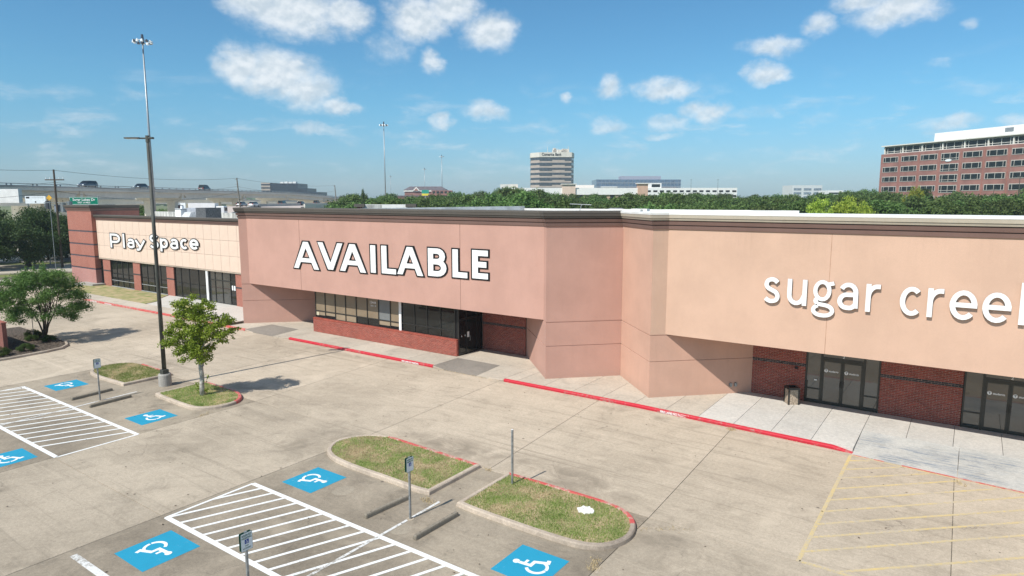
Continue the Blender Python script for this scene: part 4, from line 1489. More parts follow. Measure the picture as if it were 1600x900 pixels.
for i, x0 in enumerate((-6.37, 0.15, 6.71)):
    entrance(x0, i == 0)
MB().box(-5.95, -5.83, 34.555, 34.575, 1.30, 1.36).build('sticker', M_whitep, church)
MB().box(-14, 34, 37.2, 37.4, 0, ZF).build('back_wall', M_mort, church)
# interior darkness behind the doors
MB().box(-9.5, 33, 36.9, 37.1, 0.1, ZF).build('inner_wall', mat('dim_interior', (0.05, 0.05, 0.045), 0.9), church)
# wall sockets low on the angled wall, a security light on the brick band, gutter bits on the roof edge
for k in range(2):
    q = Vector((-9.62 - k * 0.20, 33.95 - k * 0.20, 0))
    Mx = frame((q.x + 0.02, q.y - 0.02, 0.62), (1, 1, 0), (0, 0, 1))
    MB().box(-.07, .07, -.09, .09, -.01, .06, Mx).build('socket_cover', M_galv, church)
tag(MB().box(-6.86, -6.72, 34.44, 34.59, 1.78, 1.86).build('security_lamp', M_black, church))

# --- rubbish bin
bin_ = thing('litter_bin', 'square pebble-panel litter bin with black lid beside the left glass entrance', 'litter bin', (-6.80, 33.80, 0.152), RAD(36))
b = MB()
b.box(-.24, .24, -.24, .24, 0.0, 0.74)
b.build('panel', mat('exposed_aggregate', (0.42, 0.34, 0.26), 0.9, 0.25, 22, bump=0.5, bscale=90), bin_)
fr_ = MB()
for sx_ in (-1, 1):
    for sy_ in (-1, 1):
        fr_.box(sx_ * .245 - .03, sx_ * .245 + .03, sy_ * .245 - .03, sy_ * .245 + .03, 0, .76)
fr_.build('corner_trim', M_frame, bin_)
l = MB()
for (a0, a1, b0, b1) in ((-.28, .28, -.28, -.16), (-.28, .28, .16, .28), (-.28, -.16, -.16, .16), (.16, .28, -.16, .16)):
    l.box(a0, a1, b0, b1, .76, .86)
l.build('lid', M_frame, bin_)
MB().box(-.16, .16, -.16, .16, .74, .765).build('opening', M_black, bin_)

# --- the tiled shop on the left, with its brick corner tower
play = thing('tiled_shop', 'lower shop faced with square cream panels above brick piers and dark windows', 'building')
MB().box(-84.9, -49.0, 35.25, 35.7, 3.3, 8.40).build('wall', M_groove, play)
tm = {}
nc = 25
tw = 1.42
xr = -50.5
for k in range(nc):
    for j in range(3):
        xb = xr - k * tw
        xa = max(xb - tw, -84.88)
        if xb - xa < 0.1:
            continue
        key = round(xb - xa, 2)
        if key not in tm:
            me = MB().box(0.012, xb - xa - 0.012, 0, 0.06, 0.012, 1.478 - .012)
            oo = me.build('panel', M_cream, play)
            tm[key] = oo.data
            oo.location = (xa, 35.2, 3.40 + j * 1.478)
            continue
        oo = link('panel', tm[key], play)
        oo.location = (xa, 35.2 + rnd.uniform(-.003, .003), 3.40 + j * 1.478)
MB().box(-84.9, -49, 35.17, 35.5, 3.27, 3.395).build('lintel_trim', M_kerb, play)
cornice([(-84.88, 35.2), (-51.5, 35.2)], play, M_corn2, M_corn2, zt=8.44, zc=7.84)
M_fb = mat('far_brick', (0.40, 0.115, 0.080), 0.9, 0.12, 2.0, bump=0.1)


def brickmat(name, c1, c2, mort, sc=1.0):
    m = bpy.data.materials.new(name)
    m.use_nodes = True
    nt = m.node_tree
    p = nt.nodes['Principled BSDF']
    t = node(nt, 'ShaderNodeTexCoord')
    s_ = node(nt, 'ShaderNodeSeparateXYZ')
    nt.links.new(t.outputs['Object'], s_.inputs[0])
    cb = node(nt, 'ShaderNodeCombineXYZ')
    nt.links.new(mathn(nt, 'ADD', s_.outputs[0], s_.outputs[1]), cb.inputs[0])
    nt.links.new(s_.outputs[2], cb.inputs[1])
    br = node(nt, 'ShaderNodeTexBrick')
    nt.links.new(cb.outputs[0], br.inputs[0])
    br.inputs['Color1'].default_value = (*c1, 1)
    br.inputs['Color2'].default_value = (*c2, 1)
    br.inputs['Mortar'].default_value = (*mort, 1)
    br.inputs['Scale'].default_value = sc
    br.inputs['Brick Width'].default_value = 0.204
    br.inputs['Row Height'].default_value = 0.0677
    br.inputs['Mortar Size'].default_value = 0.009
    n = noisen(nt, t.outputs['Object'], 0.8, 5)
    c = mixc(nt, mathn(nt, 'MULTIPLY', maprange(nt, n.outputs[0], 0.4, 0.7), 0.3), br.outputs[0], tuple(x * 0.7 for x in c1))
    nt.links.new(c, p.inputs['Base Color'])
    p.inputs['Roughness'].default_value = 0.9
    return m


M_fb = brickmat('far_red_brick', (0.38, 0.118, 0.082), (0.30, 0.092, 0.066), (0.36, 0.22, 0.17))
for (a, b) in ((-84.15, -82.35), (-76.85, -75.3), (-69.6, -68.15), (-56.9, -49.0)):
    MB().box(a, b, 35.28, 35.9, 0.0, 3.28).build('brick_pier', M_fb, play)
    MB().box(a - .0, b + .0, 35.265, 35.4, 1.86, 2.0).build('dark_brick_band', M_bdark, play)
MB().box(-82.35, -69.6, 35.32, 35.9, 0.0, 0.14).build('brick_base', M_fb, play)
for (a, b, n_, kk) in ((-82.33, -76.87, 4, [0.9]), (-75.28, -69.62, 4, [0.9])):
    strip(play, 'window', [a + (b - a) * i / n_ for i in range(n_ + 1)], 35.4, 0.14, 3.27, kk, lambda i, j: M_glass, 0.1)
    MB().box(a, b, 35.26, 35.34, 0.141, 0.22).build('sill', M_frameg, play)
    MB().box(a + .05, b - .05, 35.335, 35.348, 0.87, 0.93).build('light_rail', M_frameg, play)
strip(play, 'shop_front', [-68.13, -66.9, -65.3, -63.6, -62.0], 35.42, 0.15, 3.27, [], lambda i, j: M_glass, 0.1)
MB().box(-62.0, -61.65, 35.25, 35.35, 0.1, 3.265).build('white_post', M_whitep, play)
strip(play, 'shop_front', [-61.65, -60.6, -59.35, -58.0, -56.95], 35.43, 0.15, 3.27, [2.4], lambda i, j: M_glass2 if i < 3 else M_glass, 0.1)
for q in (-57.7, -57.35):
    MB().box(q, q + .22, 35.355, 35.37, 1.6, 2.05).build('notice', M_sgn, play)
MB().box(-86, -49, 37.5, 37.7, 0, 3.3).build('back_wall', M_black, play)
# door in the corner by the tower, and its stoop
strip(play, 'door', [-84.85, -84.2], 35.42, 0.35, 3.0, [2.35], lambda i, j: M_glass, 0.12)
MB().prism([(-87.6, 33.4), (-84.0, 33.9), (-83.9, 35.25), (-87.6, 35.0)], 0.05, 0.36).build('stoop', M_old, play)
MB().prism([(-87.0, 32.9), (-85.6, 33.1), (-85.6, 33.6), (-87.0, 33.5)], 0.05, 0.22).build('step', M_old, play)
# tower
tb = [(-91.5, 40.2), (-91.5, 34.75), (-84.92, 34.75), (-84.92, 40.2)]
zb = [0.1, 2.03, 3.5, 4.93, 6.47, 8.87]
for i in range(5):
    MB().prism(tb, zb[i] + (0.09 if i else 0), zb[i + 1] - (0.09 if i < 4 else 0)).build('brick_tower', M_fb if i else brickmat('washed_brick', (0.47, 0.20, 0.17), (0.40, 0.17, 0.14), (0.40, 0.28, 0.25)), play)
    if i:
        MB().prism([(-91.48, 40.18), (-91.48, 34.775), (-84.94, 34.775), (-84.94, 40.18)], zb[i] - .089, zb[i] + .089).build('dark_band', mat('slate_band', (0.085, 0.075, 0.09), 0.8, 0.1, 3), play)
cornice([(-91.5, 40.2), (-91.5, 34.75), (-84.92, 34.75), (-84.92, 40.2)], play, M_corn2, M_corn2, zt=9.56, zc=8.87)
# roof, raised parapet box with capped piers, rear parapet
MB().box(-91, -49, 35.7, 52, 7.6, 7.85).build('roof', M_roof, play)
MB().box(-91.4, -84.95, 34.9, 40.1, 8.9, 9.0).build('tower_roof', M_roof, play)
MB().box(-101, -52, 51.8, 52.1, 0, 8.35).build('rear_wall', M_parapet, play)
for (x0, x1) in ((-104.5, -103.6), (-96.9, -96.0)):
    MB().box(x0, x1, 44.6, 45.5, 7.6, 8.95).build('roof_pier', M_fb, play)
MB().box(-103.6, -96.9, 44.9, 45.2, 7.6, 9.36).build('roof_screen', M_parapet, play)
MB().box(-92.3, -91.4, 41.2, 42.1, 7.6, 8.9).build('roof_pier', M_fb, play)
MB().box(-92.5, -91.2, 41.0, 42.3, 8.9, 9.35).build('pier_cap', M_corn2, play)
MB().box(-98.9, -92.3, 41.5, 41.8, 7.6, 9.42).build('roof_screen', M_parapet, play)
MB().box(-92.0, -60.5, 45.5, 45.8, 7.6, 8.62).build('parapet', M_parapet, play)
u = thing('rooftop_unit', 'white box of a rooftop air unit on the tiled shop', 'roof unit')
MB().box(-77.9, -76.6, 41, 42.4, 7.85, 9.15).build('casing', M_whitep, u)
MB().box(-77.2, -76.9, 41.3, 41.6, 9.15, 9.5).build('flue', M_whitep, u)
MB().box(-77.95, -76.55, 40.95, 42.45, 9.05, 9.10).build('lid', M_galv, u)
u = thing('rooftop_unit', 'grey and dark rooftop air unit with sloping hood, right of the white box', 'roof unit')
MB().box(-76.2, -73.9, 41.5, 43.2, 7.85, 9.25).build('casing', mat('unit_grey', (0.36, 0.38, 0.42), 0.6, 0.1, 2), u)
MB().box(-73.88, -71.8, 41.3, 43.2, 7.85, 9.28).build('coil_panel', mat('unit_dark', (0.10, 0.105, 0.11), 0.6, 0.2, 6), u)
hd = MB()
hd.v += [(-76.0, 40.6, 8.1), (-74.2, 40.6, 8.1), (-74.2, 41.5, 8.1), (-76.0, 41.5, 8.1), (-75.8, 41.0, 8.75), (-74.4, 41.0, 8.75), (-74.4, 41.5, 8.8), (-75.8, 41.5, 8.8)]
hd.f += [(0, 3, 2, 1), (4, 5, 6, 7), (0, 1, 5, 4), (1, 2, 6, 5), (2, 3, 7, 6), (3, 0, 4, 7)]
hd.build('hood', mat('unit_light', (0.55, 0.56, 0.56), 0.6, 0.1, 2), u)
# raised rear block of the vacant shop: white back with brown-capped brick piers
a, b = site(566, 92), site(638, 92)
rb = thing('raised_parapet', 'white raised parapet between two brown-capped brick piers at the back of the roof', 'parapet')
dv = (b - a)
dv.z = 0
Lb = dv.length
Mx = frame((a.x, a.y, 0), dv.normalized(), (-dv.normalized().y, dv.normalized().x, 0))
MB().box(0, Lb, 0, .35, 0, 9.55, Mx).build('white_panel', M_cap, rb)
MB().box(0.1, Lb * .42, -.02, 0.0, 8.5, 9.50, Mx).build('stained_panel', M_parapet, rb)
for q in (-.75, Lb):
    MB().box(q, q + .75, -.1, .6, 0, 9.2, Mx).build('brick_pier', M_fb, rb)
    MB().box(q - .35, q + 1.1, -.4, .8, 9.2, 9.62, Mx).build('cap', M_corn2, rb)
# small things on the roof edge
MB().box(-15.1, -14.2, 32.5, 32.9, 9.60, 9.72).build('roof_bracket', M_cap, church)
MB().box(-14.35, -14.25, 32.0, 32.1, 9.1, 9.70).build('cable_drop', M_galv, church)
V = thing('tv_aerial', 'thin metal aerial standing on the white roof edge', 'aerial')
MB().tube([(-29.4, 52, 8.55), (-29.0, 52, 9.75)], 0.03, 6).build('mast', M_galv, V)
MB().tube([(-30.2, 52, 9.82), (-28.0, 52, 9.75)], 0.03, 6).build('crossbar', M_galv, V)

# --- the three sign texts
av = thing('shop_sign', 'large white AVAILABLE lettering with black outline on the pink fascia', 'sign')
for (ch, x0, x1, z0, z1) in [('A', -42.11, -39.05, 5.04, 7.15), ('V', -39.25, -36.40, 5.14, 7.18), ('A', -36.88, -34.05, 5.14, 7.17), ('I', -33.72, -33.06, 5.2, 7.18), ('L', -32.64, -31.15, 5.22, 7.19), ('A', -31.18, -28.72, 5.27, 7.2), ('B', -28.42, -26.74, 5.33, 7.21), ('L', -26.38, -25.06, 5.38, 7.22), ('E', -24.82, -23.48, 5.42, 7.24)]:
    kx = 1.45 if x0 < -32 else 1.30
    glyph(ch, x0 + .07, x1 - .07, z0 + .05, z1 - .05, 0.34, 30.985, 0.05, M_whitep, av, 0.085, M_black, kx=kx)
ps = thing('shop_sign', 'white Play Space lettering with black outline on the cream panels', 'sign')
for (ch, x0, x1, z0, z1) in [('P', -81.55, -78.9, 4.68, 6.42), ('l', -78.66, -77.7, 4.76, 6.47), ('a', -77.50, -75.60, 4.80, 5.98), ('y', -75.78, -73.2, 4.58, 5.98), ('S', -72.48, -70.36, 4.98, 6.58), ('p', -70.26, -68.48, 4.74, 6.22), ('a', -68.22, -66.40, 5.08, 6.28), ('c', -66.22, -64.6, 5.16, 6.32), ('e', -64.45, -62.6, 5.20, 6.36)]:
    glyph(ch, x0 + .10, x1 - .10, z0 + .06, z1 - .06, 0.235, 35.15, 0.05, M_whitep, ps, 0.085, M_black, kx=1.7)
sc = thing('church_sign', 'white raised lettering reading sugar creek on the peach fascia', 'sign')
M_side = mat('letter_side', (0.30, 0.28, 0.26), 0.5, 0.05, 2)
for (ch, x0, x1, z0, z1) in [('s', -7.71, -6.98, 5.52, 6.70), ('u', -6.68, -5.86, 5.52, 6.68), ('g', -5.65, -4.70, 5.08, 6.72), ('a', -4.62, -3.80, 5.50, 6.68), ('r', -3.54, -2.92, 5.50, 6.68), ('c', -2.29, -1.52, 5.49, 6.68), ('r', -1.33, -0.70, 5.50, 6.67), ('e', -0.58, 0.32, 5.50, 6.67), ('e', 0.48, 1.38, 5.50, 6.67), ('k', 1.62, 2.45, 5.50, 7.10)]:
    M_ = frame((0, 31.0, 0), (1, 0, 0), (0, 0, 1))
    o = glyph(ch, x0, x1, z0, z1, 0.185 if ch != 'g' else 0.165, 31.06, 0.055, M_whitep, sc)
    o2 = glyph(ch, x0 + .004, x1 - .004, z0 + .004, z1 - .004, 0.175 if ch != 'g' else 0.155, 31.14, 0.079, M_side, o, name='return')

# ------------------------------------------------------------------ lot furniture
def wheel_stop(p, q, label):
    a, b = Vector((p[0], p[1], 0)), Vector((q[0], q[1], 0))
    d = (b - a)
    L = d.length
    d.normalize()
    t = thing('wheel_stop', label, 'wheel stop', (a.x, a.y, 0), 0, 'concrete wheel stops between the bays')
    mb = MB()
    # trapezoid section with chamfered ends
    n = Vector((-d.y, d.x, 0))
    sec = [(-.09, 0), (-.075, .10), (-.055, .145), (.055, .145), (.075, .10), (.09, 0)]
    rows = []
    for (s_, k) in ((0.0, .82), (.05, 1.0), (L / 2, 1.0), (L - .05, 1.0), (L, .82)):
        rows.append([tuple(d * s_ + n * (o * k) + Vector((rnd.uniform(-.002, .002), 0, 0.003 + z * k))) for o, z in sec])
    for r in rows:
        mb.v += r
    k = len(sec)
    for i in range(len(rows) - 1):
        for j in range(k):
            j2 = (j + 1) % k
            mb.f.append((i * k + j, (i + 1) * k + j, (i + 1) * k + j2, i * k + j2))
    mb.f.append(tuple(range(k)))
    mb.f.append(tuple((len(rows) - 1) * k + j for j in reversed(range(k))))
    mb.build('bar', M_stop, t, bevel=0.008)
    for s_ in (.25, L - .25):
        c = d * s_
        MB().tube([(c.x, c.y, .14), (c.x, c.y, .157)], .018, 8).build('anchor_pin', M_bark, t)
    return t


wheel_stop((-15.38, 13.58), (-15.23, 15.42), 'concrete wheel stop just left of the middle wheelchair sign')
wheel_stop((-13.13, 13.51), (-13.08, 15.46), 'concrete wheel stop just right of the middle wheelchair sign')
wheel_stop((-37.17, 13.56), (-37.38, 15.6), 'concrete wheel stop left of the sign by the light pole')
wheel_stop((-35.11, 13.56), (-35.28, 15.6), 'concrete wheel stop right of the sign by the light pole')


def parking_sign(x, y, label, h=2.1, lean=(0, 0), extra=True):
    t = thing('parking_sign', label, 'parking sign', (x, y, 0.0), 0)
    MB().box(-.028, .028, -.028, .028, 0.0, h).build('post', M_galv, t)
    # anchor lump
    n = 12
    MB().prism([(.13 * cos(2 * pi * i / n), .13 * sin(2 * pi * i / n)) for i in range(n)], -.01, .012).build('footing', M_mid, t)
    for s_ in (1, -1):
        c = 0.032 * s_
        rr = []
        W_, H_ = .16, .235
        for (cx, cz, a0) in ((W_ - .03, H_ - .03, 0), (-W_ + .03, H_ - .03, 90), (-W_ + .03, -H_ + .03, 180), (W_ - .03, -H_ + .03, 270)):
            for k in range(4):
                a = RAD(a0 + k * 30)
                rr.append((cx + .03 * cos(a), cz + .03 * sin(a)))
        Mx = frame((c, 0, h - .25), (0, s_, 0), (0, 0, 1))
        pl = MB().prism(rr, 0, .006, Mx).build('sign_plate', M_sgreen, t)
        MB().prism([(u_ * .96, v_ * .97) for u_, v_ in rr], .006, .0075, Mx).build('sign_face', M_sgn, pl)
        zo = .0085
        textmesh('lettering', 'RESERVED', .072, M_sgreen, Mx @ Matrix.Translation((0, .165, zo)), pl, .001, .002, sx=.82)
        textmesh('lettering', 'PARKING', .072, M_sgreen, Mx @ Matrix.Translation((0, .098, zo)), pl, .001, .002, sx=.9)
        MB().prism([(-.055, -.055), (.055, -.055), (.055, .055), (-.055, .055)], .0076, .009, Mx @ Matrix.Translation((0, 0.005, 0))).build('blue_square', M_sblue, pl)
        mb = MB()
        accessible_symbol(mb, Mx @ Matrix.Translation((0, 0.005, 0)), .046, .0095, .0105)
        mb.build('wheelchair_figure', M_whitep, pl)
        if extra:
            textmesh('lettering', 'VAN', .05, M_sgreen, Mx @ Matrix.Translation((0, -.10, zo)), pl, .001, .001)
            textmesh('lettering', 'ACCESSIBLE', .05, M_sgreen, Mx @ Matrix.Translation((0, -.165, zo)), pl, .001, .001, sx=.85)
    return t


parking_sign(-14.15, 14.40, 'wheelchair parking sign on steel post between two wheel stops before the grass island', extra=False)
parking_sign(-35.95, 14.40, 'wheelchair parking sign on steel post near the light pole', 2.2, extra=False)
parking_sign(-14.15, 8.65, 'wheelchair parking sign reading van accessible, cut off by the bottom of the photo', 2.08)
bp = thing('bare_post', 'bare square steel post without a sign in the grass island', 'post', (-12.82, 18.22, 0.12))
MB().box(-.03, .03, -.03, .03, 0, 2.02).build('post', M_galv, bp)
MB().box(-.032, .032, -.032, .032, 2.02, 2.03).build('cap', M_whitep, bp)

# light pole
lp = thing('light_pole', 'tall dark green parking light pole on a round concrete base with flat lamp heads', 'light pole', (-36.0, 17.75, 0))
n = 20
MB().tube([(0, 0, 0), (0, 0, .62), (0, 0, .68)], [.33, .33, .30], 24).build('concrete_base', M_old, lp)
MB().tube([(0, 0, .66), (0, 0, .72)], .22, 12).build('base_plate', M_pole, lp)
MB().box(-.17, .17, -.17, .17, .70, .92).build('base_cover', M_pole, lp, bevel=.02)
MB().tube([(0, 0, .7), (0, 0, 13.35)], [.115, .075], 14).build('shaft', M_pole, lp, smooth=True)
MB().tube([(0, 0, 13.2), (0, 0, 13.55)], .10, 10).build('tenon', M_pole, lp)
for s_ in (1,):
    a = Vector((-RX * .9 - .05, -RY * .9, 0)).normalized() * s_
    b = a.cross(Vector((0, 0, 1)))
    M_ = frame((0, 0, 13.42), a, b)
    hm = MB()
    hm.box(.08, .45, -.05, .05, -.03, .05, M_)
    hm.box(.38, 1.18, -.17, .17, -.035, .035, M_)
    hm.box(-.32, -.08, -.10, .10, -.05, .05, M_)
    ho = hm.build('lamp_head', M_pole, lp, bevel=.02)
    MB().box(.55, 1.15, -.13, .13, (-.045 if M_[2][2] > 0 else .036), (-.036 if M_[2][2] > 0 else .045), M_).build('lens', M_sgn, ho)
MB().box(-.02, .14, -.04, .04, 4.2, 4.35).build('hand_hole_cover', M_pole, lp)


# ------------------------------------------------------------------ trees and shrubs
def leaves(clumps, n, size, seed, shell=0.55, flat=0.35):
    """leaf quads scattered through ellipsoid clumps (cx, cy, cz, rx, ry, rz, weight)"""
    r = np.random.default_rng(seed)
    C = np.array(clumps, float)
    w = C[:, 6] / C[:, 6].sum()
    idx = r.choice(len(C), n, p=w)
    d = r.normal(size=(n, 3))
    d /= np.linalg.norm(d, axis=1)[:, None]
    rad = shell + (1 - shell) * r.random(n)
    rad = np.where(r.random(n) < 0.12, r.random(n), rad) * (1 + 0.10 * r.normal(size=n))
    P = C[idx, :3] + d * C[idx, 3:6] * rad[:, None]
    nr = d * 0.55 + r.normal(size=(n, 3)) * 0.6 + np.array([0, 0, flat])
    nr /= np.linalg.norm(nr, axis=1)[:, None]
    t = np.cross(nr, r.normal(size=(n, 3)))
    t /= np.linalg.norm(t, axis=1)[:, None]
    b = np.cross(nr, t)
    s = size * (0.55 + 0.9 * r.random(n))[:, None]
    V = np.stack([P - t * s * .5, P - b * s * .28 + nr * s * .08, P + t * s * .5, P + b * s * .28 + nr * s * .08], 1).reshape(-1, 3)
    Fc = np.arange(4 * n).reshape(n, 4)
    return V, Fc


def subclumps(r, C, R, n, rr):
    out = []
    for i in range(n):
        while True:
            d = np.array([r.uniform(-1, 1) for _ in range(3)])
            q = np.linalg.norm(d)
            if 0.2 < q < 1:
                break
        q2 = q ** 0.45 / q
        k = r.uniform(.7, 1.3) * rr
        out.append((C[0] + d[0] * q2 * R[0], C[1] + d[1] * q2 * R[1], C[2] + d[2] * q2 * R[2], k, k, k * .75, k * k))
    return out


def limb(mb, p, q, r0, r1, wob, seg=7, n=5, rr=rnd):
    p, q = Vector(p), Vector(q)
    pts = []
    for i in range(n + 1):
        t = i / n
        v = p.lerp(q, t)
        if 0 < i < n:
            v += Vector((rr.uniform(-wob, wob), rr.uniform(-wob, wob), 0))
        pts.append(v)
    mb.tube(pts, [r0 + (r1 - r0) * i / n for i in range(n + 1)], seg)
    return pts


r3 = random.Random(11)
# crape myrtle at the left: several stems, umbrella crown
t1 = thing('crape_myrtle_tree', 'multi-stemmed crape myrtle with feathery dark green crown over the mulch bed', 'tree', (-54.4, 18.55, .12))
mb = MB()
tops = []
for i, (tx, ty, tz) in enumerate([(-1.3, -.6, 2.9), (-.6, .5, 3.1), (.1, -.4, 3.3), (.8, .3, 3.0), (1.35, -.1, 2.7), (-.1, .9, 2.9), (.4, 1.2, 2.8)]):
    st_ = Vector((r3.uniform(-.12, .12), r3.uniform(-.12, .12), 0))
    mid = st_ + Vector((tx * .28, ty * .28, tz * .42))
    pts = [st_, st_.lerp(mid, .5) + Vector((r3.uniform(-.05, .05), 0, 0)), mid, mid.lerp(Vector((tx, ty, tz)), .5) + Vector((r3.uniform(-.08, .08), r3.uniform(-.08, .08), .08)), Vector((tx, ty, tz))]
    mb.tube(pts, [.075, .06, .05, .04, .02], 7)
    for k in range(3):
        e = Vector((tx, ty, tz)) + Vector((r3.uniform(-.8, .8), r3.uniform(-.8, .8), r3.uniform(.6, 1.8)))
        mb.tube([pts[3], pts[3].lerp(e, .55) + Vector((0, 0, .1)), e], [.028, .018, .008], 5)
mb.build('trunk', M_bark, t1, smooth=True)
MB().tube([(-1.35, -.25, -.1), (-1.36, -.25, 1.9)], .025, 6).build('support_stake', M_galv, t1)
cl = []
for i in range(150):
    a = r3.uniform(0, 2 * pi)
    h = r3.uniform(0, 1) ** .85
    R_ = 2.85 * sqrt(max(0.05, 1 - ((h - .30) / .74) ** 2)) * sqrt(r3.uniform(.12, 1.0))
    k = r3.uniform(.36, .58)
    cl.append((R_ * cos(a), R_ * sin(a), 1.45 + h * 3.45 + .03 * R_, k * 1.15, k * 1.15, k * .8, k * k))
for i in range(26):   # upright plumes
    a, R_ = r3.uniform(0, 2 * pi), r3.uniform(.2, 2.6)
    cl.append((R_ * cos(a), R_ * sin(a), 5.25 - R_ * R_ * .22, .2, .2, .55, .06))
Vv, Ff = leaves(cl, 44000, .105, 3, .1)
link('crown', npmesh('crown', Vv, Ff, M_leaf1), t1)

# small pale-trunked tree on the island
t2 = thing('small_tree', 'small bright green tree with crooked pale grey trunk on the grass island', 'tree', (-32.15, 17.72, .12))
mb = MB()
mb.tube([(0, 0, 0), (-.03, 0, .5), (.04, 0, 1.0), (-.02, 0, 1.45), (-.06, .02, 1.75), (-.16, .05, 2.15), (-.4, 0, 2.8), (-.62, 0, 3.4)], [.15, .12, .11, .115, .10, .08, .055, .02], 9)
mb.tube([(-.03, 0, 1.35), (.14, 0, 1.6), (.10, .05, 1.95), (.2, .0, 2.5), (.5, .1, 3.1), (.9, .2, 3.7)], [.09, .085, .075, .055, .035, .012], 8)
mb.tube([(.10, .05, 1.95), (.05, -.1, 2.6), (.1, -.1, 3.6), (0, 0, 4.6)], [.04, .04, .03, .012], 7)
mb.tube([(.2, 0, 2.5), (.8, .1, 2.85), (1.3, .15, 3.2)], [.03, .02, .01], 6)
for i in range(16):
    s_ = Vector((r3.uniform(-.4, .4), r3.uniform(-.3, .3), r3.uniform(2.6, 3.8)))
    mb.tube([s_, s_ + Vector((r3.uniform(-.5, .5), r3.uniform(-.5, .5), r3.uniform(.2, .6)))], [.016, .006], 5)
mb.build('trunk', M_barkg, t2, smooth=True)
cl = []
def vl(l, dd, z):   # lateral (picture-right) / depth axes of the crown layout
    return (l * RX + dd * FX, l * RY + dd * FY, z)
lay = [(-1.15, 3.1, .55), (-1.45, 2.75, .4), (-.75, 2.65, .5), (-1.0, 3.7, .5), (-.9, 2.35, .38), (-1.5, 3.35, .35), (-.4, 3.4, .6), (0, 2.9, .5), (-.15, 2.3, .5), (.15, 1.95, .4), (-.5, 2.1, .36), (.4, 2.5, .42), (-.55, 4.3, .5), (-.1, 4.1, .55), (-.9, 4.75, .35), (-.35, 4.95, .4), (-.8, 4.35, .4), (.25, 3.6, .5), (.55, 3.2, .42), (.55, 4.15, .42), (.75, 4.65, .34), (.3, 4.9, .26), (1.05, 3.75, .38), (1.3, 3.35, .36), (1.55, 3.85, .32), (1.35, 4.1, .28), (1.1, 3.0, .28), (1.75, 3.45, .25), (.85, 3.6, .4), (0, 3.3, .5), (-.3, 2.7, .5), (.1, 4.5, .35), (1.45, 2.95, .2), (1.65, 4.05, .18)]
for (l_, z_, k) in lay:
    for dd in (-.5, .05, .55):
        kk = k * r3.uniform(.66, .92)
        x_, y_, zz = vl(l_ + r3.uniform(-.12, .12), dd * (1.0 if k > .35 else .6) + r3.uniform(-.15, .15), z_ + r3.uniform(-.12, .12))
        cl.append((x_, y_, zz, kk, kk, kk * .8, kk * kk))
for (l_, z_) in ((.22, .75), (.28, 1.0), (-.22, .35), (-.25, .6), (.2, .3), (-.1, .25), (.3, 1.9)):
    x_, y_, zz = vl(l_, 0, z_)
    cl.append((x_, y_, zz, .11, .11, .15, .012))
Vv, Ff = leaves(cl, 12000, .125, 4, .35)
link('crown', npmesh('crown', Vv, Ff, M_leaf2), t2)


# big oaks beyond the corner
def bigtree(name, label, cat, loc, H_, R_, seed, n, lf, leafm, group=None, tr=.35, low=.28, bark=M_bark, shellk=0.3):
    r = random.Random(seed)
    t = thing(name, label, cat, loc, 0, group)
    mb = MB()
    base = Vector((0, 0, -.3))
    fork = Vector((r.uniform(-.3, .3), r.uniform(-.3, .3), H_ * low * .75))
    mb.tube([base, fork * .5, fork], [tr * 1.25, tr, tr * .85], 8)
    for k in range(6):
        a = k * 1.05 + r.uniform(-.3, .3)
        e = Vector((cos(a) * R_ * .62, sin(a) * R_ * .62, H_ * r.uniform(.5, .78)))
        mb.tube([fork, fork.lerp(e, .45) + Vector((0, 0, -.2)), e], [tr * .55, tr * .35, tr * .1], 6)
    mb.build('trunk', bark, t, smooth=True)
    c = subclumps(r, (0, 0, H_ * (low + 1) / 2), (R_ * .86, R_ * .86, H_ * (1 - low) * .45), 46, R_ * .23)
    c += subclumps(r, (0, 0, H_ * (low + 1) / 2), (R_ * .5, R_ * .5, H_ * (1 - low) * .25), 10, R_ * .25)
    Vv, Ff = leaves(c, n, lf, seed, shellk)
    link('crown', npmesh('crown', Vv, Ff, leafm), t)
    return t


p = site(34, 101)
bigtree('oak_tree', 'large dark green oak with forked trunk at the left edge, behind the feathery tree', 'tree', (p.x, p.y, 0), 8.8, 7.4, 21, 46000, .27, M_leafo, tr=.42, low=.10)
p = site(96, 117)
bigtree('oak_tree', 'dark green oak standing behind the wooden pole with the transformers', 'tree', (p.x, p.y, 0), 7.9, 5.2, 22, 30000, .27, M_leafo, tr=.34, low=.08)
p = site(-50, 96)
bigtree('oak_tree', 'dark oak mostly cut off by the left edge of the photo', 'tree', (p.x, p.y, 0), 8.8, 5.5, 23, 16000, .28, M_leafo, low=.24)

p = site(66, 112)
bigtree('oak_tree', 'dark green oak filling the gap between the two larger left oaks', 'tree', (p.x, p.y, 0), 8.0, 5.2, 24, 26000, .27, M_leafo, tr=.3, low=.05)

